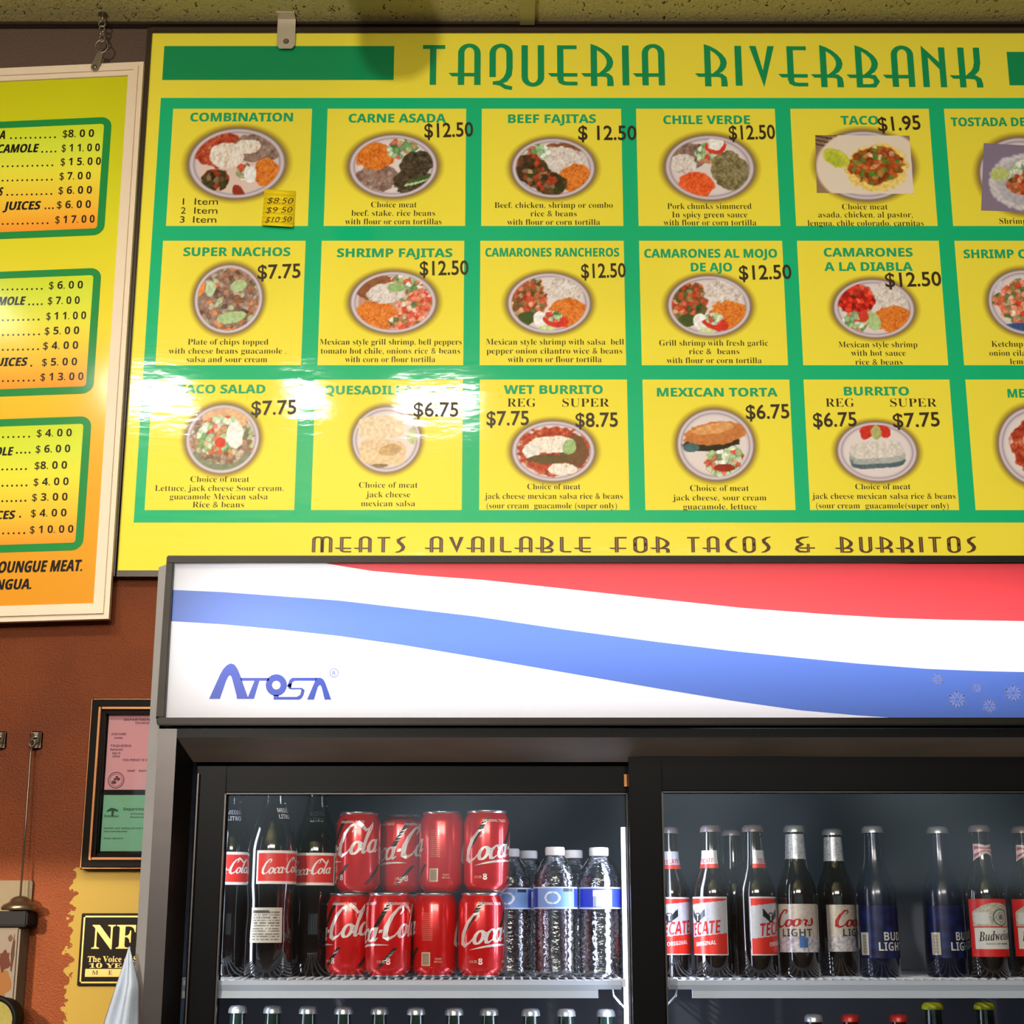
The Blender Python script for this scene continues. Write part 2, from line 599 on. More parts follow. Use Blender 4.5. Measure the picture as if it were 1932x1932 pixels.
def text_xz(mb, s, sty, x0, x1, z0, cap, Y, col, shear=0.0, mat=0):
    v, f, w, ch = text_geo(s, sty)
    sx = (x1 - x0) / w; sy = cap / ch
    mb.mesh([(x0 + x * sx + shear * y * sy, Y, z0 + y * sy) for x, y in v], f, mat, col)


def text_cyl(mb, s, sty, rf, th, width, z0, cap, col, slope=0.0, shear=0.0, eps=0.0006, mat=0):
    """wrap text round a body of revolution; th = angle of the text centre (0 faces the room)"""
    v, f, w, ch = text_geo(s, sty)
    sx = width / w; sy = cap / ch
    vs = []
    for x, y in v:
        u = x * sx - width / 2 + shear * y * sy
        z = z0 + y * sy + slope * u
        r = rf(z)
        a = th + u / r
        r += eps
        vs.append((r * sin(a), -r * cos(a), z))
    mb.mesh(vs, f, mat, col)


# ------------------------------------------------------------------ art-deco lettering drawn with strokes
def ribbon(pts, w):
    """polygons of a stroke of constant width along 2-D points"""
    P = [Vector(p) for p in pts]
    L_, R_ = [], []
    for i, p in enumerate(P):
        if i == 0: d = P[1] - P[0]; n = Vector((-d.y, d.x)).normalized(); k = 1
        elif i == len(P) - 1: d = P[-1] - P[-2]; n = Vector((-d.y, d.x)).normalized(); k = 1
        else:
            d1 = (P[i] - P[i - 1]).normalized(); d2 = (P[i + 1] - P[i]).normalized()
            n1 = Vector((-d1.y, d1.x)); n2 = Vector((-d2.y, d2.x))
            n = (n1 + n2).normalized(); k = 1 / max(0.5, n.dot(n1))
        ww = w[i] if isinstance(w, (list, tuple)) else w
        L_.append(p + n * ww * k / 2); R_.append(p - n * ww * k / 2)
    return [[tuple(R_[i]), tuple(R_[i + 1]), tuple(L_[i + 1]), tuple(L_[i])] for i in range(len(P) - 1)]


def arc(cx, cy, rx, ry, a0, a1, n=10):
    return [(cx + rx * cos(radians(a0 + (a1 - a0) * i / n)), cy + ry * sin(radians(a0 + (a1 - a0) * i / n))) for i in range(n + 1)]


def bx(x0, x1, y0, y1):
    return [[(x0, y0), (x1, y0), (x1, y1), (x0, y1)]]


def wedge(x0, x1, zt=0.30, zb=0.215):
    return [[(x0, zt), (x0 + 0.09, zb), (x1, zb), (x1, zt)]]


T_ = 0.168


def g_arch(x0, x1, zl, zr, top=1.04):
    """two legs joined by a round top"""
    m = (x0 + x1) / 2; ro = (x1 - x0) / 2
    out = bx(x0, x0 + T_, zl, top - ro * 0.8) + bx(x1 - T_, x1, zr, top - ro * 0.8)
    n = 12; c = top - ro * 0.8
    for i in range(n):
        q = []
        for j in (i, i + 1):
            a = pi - pi * j / n
            q.append(((m + ro * cos(a), c + ro * 0.8 * sin(a)), (m + (ro - T_) * cos(a), c + (ro * 0.8 - 0.095) * sin(a))))
        out.append([q[0][1], q[1][1], q[1][0], q[0][0]])
    return out


def g_bowl():
    o_ = [(.26, 1.04), (.43, .985), (.595, .90), (.74, .79), (.83, .68), (.86, .573), (.83, .464), (.76, .372), (.63, .29)]
    i_ = [(.30, .93), (.43, .883), (.54, .817), (.63, .73), (.675, .646), (.686, .562), (.66, .482), (.60, .40), (.45, .28)]
    return [[i_[k], i_[k + 1], o_[k + 1], o_[k]] for k in range(8)] + [[(.26, -.02), (.428, -.02), (.428, .95), (.26, 1.04)]]


def glyph(ch):
    if ch == 'T': return bx(0, 0.59, 0.905, 1.0) + bx(0.19, 0.19 + T_, 0, 0.95), 0.59
    if ch == 'A': return g_arch(0.25, 0.85, 0, 0) + wedge(0, 0.75), 0.85
    if ch == 'Q':
        o = g_arch(0, 0.615, 0.20, 0.40)
        o += ribbon([(0.531, 0.42), (0.51, 0.27), (0.42, 0.14), (0.28, 0.065), (0.09, 0.045)], [T_, T_, 0.14, 0.09, 0.085])
        o += ribbon([(0.10, 0.05), (0.28, 0.03), (0.42, -0.05), (0.60, -0.08)], [0.07, 0.09, 0.10, 0.09])
        return o, 0.615
    if ch == 'U':
        o = [[(x, 1.0 - z) for x, z in p][::-1] for p in g_arch(0, 0.60, 0, 0)]
        return o, 0.60
    if ch == 'E':
        return bx(0.25, 0.25 + T_, 0.14, 1.0) + bx(0.25, 0.77, 0.905, 1.0) + wedge(0, 0.785) + ribbon([(0.334, 0.2), (0.35, 0.1), (0.42, 0.05), (0.52, 0.04), (0.785, 0.04)], [T_, 0.14, 0.095, 0.09, 0.09]), 0.785
    if ch == 'F': return bx(0.25, 0.25 + T_, 0, 1.0) + bx(0.25, 0.77, 0.905, 1.0) + wedge(0, 0.74), 0.78
    if ch == 'R':
        return g_bowl() + wedge(0, 0.66) + ribbon([(0.6, 0.257), (0.70, 0.25), (0.765, 0.18), (0.775, 0.08), (0.775, -0.02)], [0.085, 0.10, 0.15, T_, T_]), 0.86
    if ch == 'B':
        return g_bowl() + wedge(0, 0.66) + ribbon([(0.6, 0.257), (0.74, 0.24), (0.80, 0.13), (0.74, 0.03), (0.6, 0.02), (0.26, 0.02)], [0.085, 0.11, 0.14, 0.10, 0.08, 0.08]), 0.88
    if ch == 'I': return bx(0, 0.18, 0, 1.0), 0.18
    if ch == 'V': return [[(0, 1), (0.36, -0.03), (0.39, 0.2), (0.175, 1)], [(0.36, -0.03), (0.66, 1), (0.49, 1), (0.34, 0.38)]], 0.66
    if ch == 'N': return bx(0, T_, 0, 0.9) + [[(0, 1.04), (0, 0.9), (T_, 0.75), (T_, 0.83)], [(0, 1.04), (0.62, 0.48), (0.62, 0.28), (0.0, 0.92)]] + bx(0.46, 0.46 + T_, 0, 1), 0.63
    if ch == 'K':
        return bx(0.26, 0.26 + T_, 0, 1) + wedge(0, 0.6) + ribbon([(0.76, 1.0), (0.76, 0.62), (0.72, 0.46), (0.62, 0.35), (0.46, 0.27)], [T_, T_, T_, 0.14, 0.07]) + ribbon([(0.5, 0.257), (0.68, 0.25), (0.77, 0.18), (0.79, 0.08), (0.79, 0)], [0.085, 0.1, 0.15, T_, T_]), 0.88
    if ch == 'L': return bx(0, T_, 0.1, 1) + ribbon([(0.084, 0.2), (0.1, 0.09), (0.18, 0.045), (0.30, 0.04), (0.52, 0.04)], [T_, 0.14, 0.095, 0.09, 0.09]), 0.52
    if ch == 'M':
        a = g_arch(0, 0.56, 0, 0); b = g_arch(0.56 - T_, 1.12 - T_, 0, 0)
        return a + b, 1.12 - T_
    if ch == 'O':
        up = g_arch(0, 0.62, 0.4, 0.4)
        return up + [[(x, 1.0 - z) for x, z in p][::-1] for p in up], 0.62
    if ch == 'C': return ribbon([(0.58, 1.0), (0.36, 0.93), (0.18, 0.75), (0.10, 0.5), (0.18, 0.25), (0.36, 0.07), (0.58, 0.0)], [0.05, 0.12, 0.17, 0.19, 0.17, 0.12, 0.05]), 0.58
    if ch == 'S': return ribbon([(0.46, 1.0), (0.28, 0.95), (0.12, 0.80), (0.14, 0.66), (0.28, 0.5), (0.36, 0.34), (0.32, 0.18), (0.18, 0.05), (0.0, 0.0)], [0.05, 0.10, 0.16, 0.17, 0.18, 0.17, 0.16, 0.10, 0.05]), 0.46
    if ch == '&':
        return ribbon([(0.66, 1.0), (0.36, 0.95), (0.14, 0.82), (0.16, 0.66), (0.34, 0.52), (0.12, 0.36), (0.08, 0.2), (0.2, 0.05), (0.5, 0.03), (0.62, 0.06)], [0.05, 0.12, 0.16, 0.15, 0.12, 0.15, 0.16, 0.12, 0.09, 0.09]) + bx(0.55, 0.68, 0, 0.55) + bx(0.2, 0.92, 0.24, 0.32), 0.92
    return [], 0.3


def deco(mb, s, p0, p1, cap, Y, col, gap=0.2, over=0.16, inline=None):
    """letters set between two pixels; the wedge-shaped bars of A E R B K F tuck under the letter before"""
    items = []; x = 0.0
    for i, ch in enumerate(s):
        if ch == ' ':
            x += 0.45; continue
        if i and ch in 'AERBKF' and s[i - 1] != ' ': x -= over
        g, w = glyph(ch)
        items.append((x, g)); x += w + gap
    x -= gap
    a = Vector(W(p0[0], p0[1], Y)); b = Vector(W(p1[0], p1[1], Y)); c = Vector(W(p0[0], p0[1] - cap, Y))
    sx = (b.x - a.x) / x; sz = c.y - a.y
    k_ = 0
    for gx, polys in items:
        for p in polys:
            ar = sum(p[i][0] * p[(i + 1) % len(p)][1] - p[(i + 1) % len(p)][0] * p[i][1] for i in range(len(p)))
            if ar < 0: p = p[::-1]
            k_ += 1; Yk = Y - 0.000012 * (k_ % 24)
            mb.face([(a.x + (gx + u) * sx, Yk, a.y + (b.y - a.y) * (gx + u) / x + v * sz) for u, v in p], 0, col)
            if inline is not None and len(p) == 4:
                us = [q[0] for q in p]; vs = [q[1] for q in p]
                if max(us) - min(us) < 0.2 and max(vs) - min(vs) > 0.35:
                    m_ = (min(us) + max(us)) / 2
                    q4 = [(m_ - 0.018, min(vs)), (m_ + 0.018, min(vs)), (m_ + 0.018, max(vs)), (m_ - 0.018, max(vs))]
                    mb.face([(a.x + (gx + u) * sx, Y - 0.0003, a.y + v * sz) for u, v in q4], 0, inline)


def script_letter(ch):
    if ch == 'C': return ribbon([(1.0, 1.72), (1.2, 1.98), (1.08, 2.26), (0.72, 2.2), (0.34, 1.68), (0.14, 0.95), (0.24, 0.28), (0.62, 0.03), (1.05, 0.22), (1.36, 0.66)], [.10, .17, .16, .22, .36, .44, .38, .24, .16, .10]), 1.28
    ring = [(0.42 + 0.34 * cos(2 * pi * k / 16), 0.5 + 0.44 * sin(2 * pi * k / 16)) for k in range(17)]
    rw = [0.13 + 0.19 * abs(cos(2 * pi * k / 16)) for k in range(17)]
    if ch == 'o': return ribbon(ring, rw) + ribbon([(0.6, 0.86), (0.86, 0.80), (1.0, 0.7)], [.10, .10, .08]), 0.90
    if ch == 'c': return ribbon([(0.72, 0.72), (0.62, 0.93), (0.42, 0.95), (0.18, 0.72), (0.12, 0.42), (0.24, 0.10), (0.46, 0.04), (0.80, 0.26)], [.20, .17, .13, .26, .32, .24, .14, .10]), 0.76
    if ch == 'a': return ribbon(ring, rw) + ribbon([(0.80, 0.98), (0.76, 0.5), (0.80, 0.12), (0.92, 0.05), (1.1, 0.22)], [.24, .26, .22, .14, .10]), 1.02
    if ch == 'l': return ribbon([(0.02, 0.25), (0.36, 1.25), (0.50, 1.95), (0.40, 2.2), (0.24, 1.8), (0.20, 0.6), (0.26, 0.12), (0.40, 0.05), (0.6, 0.25)], [.08, .10, .12, .14, .24, .30, .24, .14, .09]), 0.56
    if ch == 'r': return ribbon([(0.0, 0.2), (0.26, 1.0), (0.30, 0.75), (0.62, 0.80)], [.08, .12, .14, .14]) + ribbon([(0.62, 0.82), (0.52, 0.3), (0.62, 0.05), (0.8, 0.2)], [.26, .26, .16, .09]), 0.78
    if ch == 's': return ribbon([(0.1, 0.3), (0.38, 1.0), (0.42, 0.85), (0.56, 0.45), (0.46, 0.08), (0.16, 0.06), (0.06, 0.2)], [.08, .12, .2, .28, .22, .14, .16]), 0.72
    return bx(0.02, 0.34, 0.55, 0.78), 0.42


def script_cyl(mb, s, rf, th, width, z0, cap, col, slope=0.0, shear=0.3, eps=0.0007, mat=0, swash=False):
    items = []; x = 0.0
    for ch in s:
        g, w = script_letter(ch)
        items.append((x, g)); x += w
    extra = []
    if swash:   # the long flag that flies off the second capital
        x2 = [i for i, ch in enumerate(s) if ch == 'C'][-1]
        xo = items[x2][0]
        extra = [(xo, ribbon([(0.72, 2.2), (1.2, 2.42), (1.75, 2.1), (2.15, 1.75), (2.5, 1.95)], [.16, .24, .22, .18, .06]))]
    sx = width / x; sy = cap / 2.3
    k_ = 0
    for gx, polys in items + extra:
        for p in polys:
            k_ += 1
            vs = []
            for u, v in p:
                z_ = v * sy
                U = (gx + u) * sx - width / 2 + shear * (z_ - cap * 0.25)
                z = z0 + z_ + slope * U
                r = rf(z); a = th + U / r; r += eps + 0.000006 * (k_ % 20)
                vs.append((r * sin(a), -r * cos(a), z))
            mb.face(vs, mat, col)


# ------------------------------------------------------------------ painted-print helper (printed photographs)
def hash2(ix, iy, s):
    n = (ix.astype(np.int64) * 374761393 + iy.astype(np.int64) * 668265263 + s * 982451653) & 0x7fffffff
    n = ((n ^ (n >> 13)) * 1274126177) & 0x7fffffff
    return ((n ^ (n >> 16)) & 0xffff) / 65535.0


def vnoise(x, y, s=0):
    ix = np.floor(x); iy = np.floor(y); fx = x - ix; fy = y - iy
    fx = fx * fx * (3 - 2 * fx); fy = fy * fy * (3 - 2 * fy)
    a = hash2(ix, iy, s); b = hash2(ix + 1, iy, s); c = hash2(ix, iy + 1, s); d = hash2(ix + 1, iy + 1, s)
    return (a * (1 - fx) + b * fx) * (1 - fy) + (c * (1 - fx) + d * fx) * fy


def pal(n, cols):
    n = np.clip(n, 0, 0.9999) * (len(cols) - 1)
    i = n.astype(int); f = (n - i)[..., None]
    C = np.array(cols, float)
    return C[i] * (1 - f) + C[np.minimum(i + 1, len(cols) - 1)] * f


def cells(x, y, s, k):
    """hard-edged random patches: returns one random value per patch"""
    best = np.full(x.shape, 9.0); val = np.zeros(x.shape)
    gx = np.floor(x * k); gy = np.floor(y * k)
    for ox in (-1, 0, 1):
        for oy in (-1, 0, 1):
            cx = gx + ox; cy = gy + oy
            dx = cx + hash2(cx, cy, s) - x * k; dy = cy + hash2(cx, cy, s + 1) - y * k
            d = dx * dx + dy * dy
            m = d < best
            best = np.where(m, d, best); val = np.where(m, hash2(cx, cy, s + 2), val)
    return val, np.sqrt(best)


def food(kind, x, y, s):
    n1 = vnoise(x * 9, y * 9, s); n2 = vnoise(x * 22, y * 22, s + 5); n3 = vnoise(x * 40, y * 40, s + 9)
    if kind == 'orange_rice': return pal(0.25 * n1 + 0.75 * n2 * 0.6 + 0.4 * n3 - 0.1, [(150, 62, 16), (214, 112, 34), (236, 142, 56), (246, 176, 96)])
    if kind == 'red_rice': return pal(0.25 * n1 + 0.6 * n2 + 0.3 * n3 - 0.1, [(176, 46, 16), (228, 84, 36), (242, 104, 52), (248, 140, 84)])
    if kind == 'white_rice': return pal(0.4 * n1 + 0.5 * n2 + 0.3 * n3 - 0.1, [(150, 128, 122), (206, 192, 186), (232, 224, 220), (246, 242, 240)])
    if kind == 'beans': return pal(0.6 * n1 + 0.4 * n2, [(92, 66, 58), (128, 98, 88), (158, 130, 120), (208, 196, 190)])
    if kind == 'beans_dark': return pal(0.6 * n1 + 0.4 * n2, [(104, 58, 34), (140, 86, 52), (160, 104, 66)])
    if kind == 'cheese': return pal(0.5 * vnoise(x * 26, y * 8, s) + 0.5 * n2, [(190, 150, 130), (228, 212, 196), (244, 238, 230), (250, 248, 244)])
    if kind == 'steak': return pal(0.5 * n1 + 0.5 * n2, [(26, 20, 12), (54, 44, 30), (82, 68, 50), (124, 108, 90)])
    if kind == 'green_meat': return pal(0.5 * n1 + 0.5 * n2, [(70, 62, 36), (112, 102, 66), (146, 134, 96), (176, 164, 130)])
    if kind == 'red_sauce': return pal(0.5 * n1 + 0.5 * n2, [(110, 30, 16), (164, 52, 30), (196, 84, 54), (226, 178, 150)])
    v, d = cells(x, y, s, 7.0)
    if kind == 'fajita': c = pal(v, [(40, 26, 14), (70, 44, 22), (44, 58, 22), (92, 60, 30), (196, 62, 34), (60, 40, 20), (180, 150, 110)])
    elif kind == 'shrimp': c = pal(v, [(214, 92, 60), (240, 170, 140), (206, 60, 40), (250, 220, 204), (78, 104, 50), (226, 130, 96)])
    elif kind == 'shrimp_mix': c = pal(v, [(96, 58, 28), (190, 104, 60), (178, 44, 26), (230, 170, 130), (58, 74, 30), (140, 92, 50)])
    elif kind == 'diabla': c = pal(v, [(150, 16, 12), (214, 36, 24), (232, 60, 40), (120, 14, 12), (240, 100, 74)])
    elif kind == 'salad': c = pal(v, [(90, 140, 70), (220, 232, 214), (208, 60, 44), (160, 196, 140), (244, 244, 240), (60, 100, 50)])
    elif kind == 'nachos':
        c = pal(v, [(112, 84, 74), (158, 130, 118), (206, 128, 80), (84, 62, 56), (172, 190, 146), (188, 164, 152), (126, 88, 74), (150, 124, 112), (140, 108, 96)])
    elif kind == 'al_pastor': c = pal(v, [(140, 58, 22), (190, 92, 38), (110, 44, 18), (214, 130, 70), (72, 128, 40), (168, 70, 30), (240, 214, 170)])
    else: c = pal(n1, [(200, 200, 200), (230, 230, 230)])
    c = c * (1.06 - 0.45 * np.clip(d - 0.35, 0, 0.5))[..., None]
    return c * (0.86 + 0.28 * n2)[..., None]


def solid(c, x, y, s, amp=0.18):
    n = vnoise(x * 14, y * 14, s)
    return np.array(c, float)[None, None, :] * (1 - amp / 2 + amp * n)[..., None]


def ell(x, y, cx, cy, rx, ry, rot, s, rag=0.10, p=2.0):
    a = radians(rot)
    dx = x - cx; dy = y - cy
    u = (dx * cos(a) + dy * sin(a)) / rx; v = (-dx * sin(a) + dy * cos(a)) / ry
    r = (np.abs(u) ** p + np.abs(v) ** p) ** (1 / p) + rag * (vnoise(x * 10, y * 10, s + 77) - 0.5) * 2
    return np.clip((1.0 - r) / 0.06 + 0.5, 0, 1)


def grid_print(name, P, col, keep, material, parent):
    """P: (ny,nx,3) positions, col: (ny,nx,3) sRGB, keep: (ny-1,nx-1) bool"""
    ny, nx = P.shape[:2]
    idx = np.arange(ny * nx).reshape(ny, nx)
    q = np.stack([idx[:-1, :-1], idx[:-1, 1:], idx[1:, 1:], idx[1:, :-1]], -1)[keep]
    used = np.unique(q)
    remap = -np.ones(ny * nx, int); remap[used] = np.arange(len(used))
    q = remap[q]
    me = bpy.data.meshes.new(name)
    me.from_pydata(P.reshape(-1, 3)[used].tolist(), [], q.tolist())
    at = me.color_attributes.new('Col', 'FLOAT_COLOR', 'POINT')
    c = lin_np(col.reshape(-1, 3)[used])
    at.data.foreach_set('color', np.concatenate([c, np.ones((len(c), 1))], 1).ravel())
    me.materials.append(material)
    me.polygons.foreach_set('use_smooth', [True] * len(me.polygons))
    o = bpy.data.objects.new(name, me)
    COL.objects.link(o)
    if parent is not None: o.parent = parent
    return o


def dish(cx, cy, rx, ry, layers, seed, Y, parent, rim=(214, 202, 206), label=None, halo=True, base=(226, 214, 214)):
    ext = 1.26
    nx = int(rx * ext * 2 / 1.7); ny = int(ry * ext * 2 / 1.7)
    u = np.linspace(-ext, ext, nx); v = np.linspace(-ext, ext, ny)
    x, y = np.meshgrid(u, v)
    r = np.sqrt(x * x + y * y)
    col = np.zeros((ny, nx, 3)) + np.array((240, 224, 66), float)
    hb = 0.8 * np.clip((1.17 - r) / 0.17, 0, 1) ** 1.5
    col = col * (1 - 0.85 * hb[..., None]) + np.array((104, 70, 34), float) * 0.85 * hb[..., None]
    inn = np.clip((1.0 - r) / 0.03 + 0.5, 0, 1)[..., None]
    plate = np.zeros_like(col) + np.array(rim, float)
    ring = np.exp(-((r - 0.87) / 0.022) ** 2)[..., None]
    plate = plate * (1 - 0.45 * ring) + np.array((110, 84, 120), float) * 0.45 * ring
    edge = np.exp(-((r - 0.985) / 0.03) ** 2)[..., None]
    plate = plate * (1 - 0.6 * edge) + np.array((70, 48, 44), float) * 0.6 * edge
    well = np.clip((0.80 - r) / 0.05 + 0.5, 0, 1)[..., None]
    plate = plate * (1 - well) + np.array(base, float) * well
    col = col * (1 - inn) + plate * inn
    asp = rx / ry
    for k, ly_ in enumerate(layers):
        kind, lx, ly, lrx, lry, rot = ly_[:6]
        p_ = ly_[6] if len(ly_) > 6 else 2.0
        g_ = 1.05
        m = (ell(x, y, lx * g_, ly * g_, lrx * g_, lry * g_, rot, seed + k * 13, 0.10 if p_ == 2.0 else 0.04, p_) * (1 - inn[..., 0] * 0) * np.clip((0.90 - r) / 0.04, 0, 1) if p_ == 2.0 else ell(x, y, lx, ly, lrx, lry, rot, seed + k * 13, 0.04, p_))[..., None]
        if isinstance(kind, tuple): fc = solid(kind, x * asp, y, seed + k * 7)
        else: fc = food(kind, x * asp + 5, y + 5, seed + k * 31)
        col = col * (1 - m) + fc * m
    w0 = W(cx, cy, Y)
    wx = W(cx + rx, cy, Y)[0] - w0[0]; wz = W(cx, cy - ry, Y)[1] - w0[1]
    P = np.stack([w0[0] + x * wx, np.full_like(x, Y), w0[1] + y * wz], -1)
    rc = (r[:-1, :-1] + r[1:, 1:]) / 2
    far = (x[:-1, :-1] > 9)
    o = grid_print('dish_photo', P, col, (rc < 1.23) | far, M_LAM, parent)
    if label: o['label'] = label
    return o


# ------------------------------------------------------------------ room shell
WALL_Y = 2.985
CEIL_Z = W(966, 50, WALL_Y)[1]
RX = 3.2; BY = -4.0


def struct(name, mb, m):
    o = mb.build(name, m)
    return tag(o, kind='structure')


mb = MB(); mb.box(-RX, RX, WALL_Y, WALL_Y + 0.1, 0, CEIL_Z + 0.1); struct('wall_front', mb, M_WALL)
mb = MB(); mb.box(-RX, RX, BY, WALL_Y, CEIL_Z, CEIL_Z + 0.1); struct('ceiling', mb, M_CEIL)
mb = MB(); mb.box(-RX, RX, BY, WALL_Y, -0.1, 0); struct('floor', mb, M_FLOOR)
mb = MB(); mb.box(-RX - 0.1, -RX, BY, WALL_Y, 0, CEIL_Z); struct('wall_left', mb, M_ROOM)
mb = MB(); mb.box(RX, RX + 0.1, BY, WALL_Y, 0, CEIL_Z); struct('wall_right', mb, M_ROOM)
mb = MB()
wins = [(-2.4, 3.0, 1.70, 2.55)]
xs = [-RX, -2.4, 3.0, RX]
for i in range(3):
    x0, x1 = xs[i], xs[i + 1]
    w_ = [w for w in wins if abs(w[0] - x0) < 1e-6]
    if w_:
        mb.box(x0, x1, BY - 0.1, BY, 0, w_[0][2]); mb.box(x0, x1, BY - 0.1, BY, w_[0][3], CEIL_Z)
    else:
        mb.box(x0, x1, BY - 0.1, BY, 0, CEIL_Z)
struct('wall_back', mb, M_ROOM)
# ceiling grid: T-bar running into the room above the sign, and the wall angle
xb0, _ = W(981, 20, WALL_Y - 0.05); xb1, _ = W(1009, 20, WALL_Y - 0.05)
mb = MB(); mb.box(xb0, xb1, BY, WALL_Y - 0.02, CEIL_Z - 0.009, CEIL_Z); struct('trim_1', mb, M_TBAR)
mb = MB(); mb.box(-RX, RX, WALL_Y - 0.02, WALL_Y, CEIL_Z - 0.006, CEIL_Z); struct('trim_2', mb, M_DARKTRIM)

# ------------------------------------------------------------------ the big menu sign
BYF = 2.962           # face of the print
root = empty('menu_board', (0, BYF, 2.17), 'large yellow and green taqueria menu sign above the fridge', 'menu sign')
root.location = (0, 0, 0)
bl, bt = W(291, 63, BYF); bbz = W(219, 1077, BYF)[1]
bl = -0.767; bright = 1.62
mb = MB()
FR = 0.011
mb.box(bl - FR, bl, BYF - 0.006, WALL_Y, bbz - FR, bt + FR)
mb.box(bright, bright + FR, BYF - 0.006, WALL_Y, bbz - FR, bt + FR)
mb.box(bl, bright, BYF - 0.006, WALL_Y, bt, bt + FR)
mb.box(bl, bright, BYF - 0.006, WALL_Y, bbz - FR, bbz)
mb.build('frame', M_DARKTRIM, root, bevel=0.0015)
mb = MB()
mb.box(bl, bright, BYF, WALL_Y, bbz, bt, 0, C_Y)
g0x, g0z = -0.7405, 3.1925
Yg = BYF - 0.0003
mb.rect(g0x, bright - 0.03, 2.2675, g0z, Yg, 0, C_G)
hb0 = W(306, 151, BYF); hb1 = W(744, 87, BYF)
mb.rect(hb0[0], hb1[0], hb0[1], hb1[1], Yg, 0, C_DG)
rb0 = W(1904, 161, BYF); rb1 = W(1899, 98, BYF)
mb.rect(rb1[0], bright - 0.03, rb0[1], rb1[1], Yg, 0, C_DG)
mb.build('panel', M_LAM, root)
mb = MB()
deco(mb, 'TAQUERIA', (797, 160), (1255, 161), 75, BYF - 0.0006, C_DG, gap=0.235, over=0.14)
mb.build('title_word', M_LAM, root); mb = MB()
deco(mb, 'RIVERBANK', (1312, 161), (1856, 165), 75, BYF - 0.0006, C_DG, gap=0.215, over=0.13)
mb.build('title_word', M_LAM, root)
for s, a, b in (('MEATS', 588, 765), ('AVAILABLE', 800, 1115), ('FOR', 1149, 1264), ('TACOS', 1297, 1455), ('&', 1500, 1538), ('BURRITOS', 1575, 1843)):
    mb = MB(); deco(mb, s, (a, 1042), (b, 1042), 29, BYF - 0.0006, C_BR, gap=0.26, over=0.17, inline=lin((150, 118, 62)))
    mb.build('footer_word', M_VINYL, root)

HEAD = {}
cellx = {1: [(-0.713, -0.4207), (-0.388, -0.0965), (-0.0635, 0.2295), (0.261, 0.553), (0.5855, 0.877), (0.909, 1.20)],
         2: [(-0.717, -0.424), (-0.391, -0.098), (-0.065, 0.2295), (0.261, 0.555), (0.5855, 0.877), (0.909, 1.20)],
         3: [(-0.7205, -0.427), (-0.394, -0.0985), (-0.0645, 0.2305), (0.2615, 0.556), (0.5845, 0.877), (0.909, 1.20)]}
rowz = {1: (2.8985, 3.167), 2: (2.594, 2.8655), 3: (2.2925, 2.5635)}
heads = [
    [('COMBINATION', 359, 552, 229)], [('CARNE ASADA', 658, 841, 231)], [('BEEF FAJITAS', 959, 1124, 232)], [('CHILE VERDE', 1252, 1415, 234)], [('TACO', 1587, 1657, 235)], [('TOSTADA DE', 1795, 1935, 238)],
    [('SUPER NACHOS', 346, 547, 483)], [('SHRIMP FAJITAS', 636, 853, 485)], [('CAMARONES RANCHEROS', 916, 1168, 484)], [('CAMARONES AL MOJO', 1216, 1466, 486), ('DE AJO', 1304, 1381, 512)], [('CAMARONES', 1555, 1722, 484), ('A LA DIABLA', 1556, 1722, 511)], [('SHRIMP', 1819, 1913, 487), ('COCKTAIL', 1922, 2050, 487)],
    [('TACO SALAD', 335, 500, 742)], [('QUESADILLA SUIZA', 612, 866, 744)], [('WET BURRITO', 951, 1137, 743)], [('MEXICAN TORTA', 1240, 1467, 748)], [('BURRITO', 1593, 1715, 746)], [('MENUDO', 1902, 2004, 750)]]
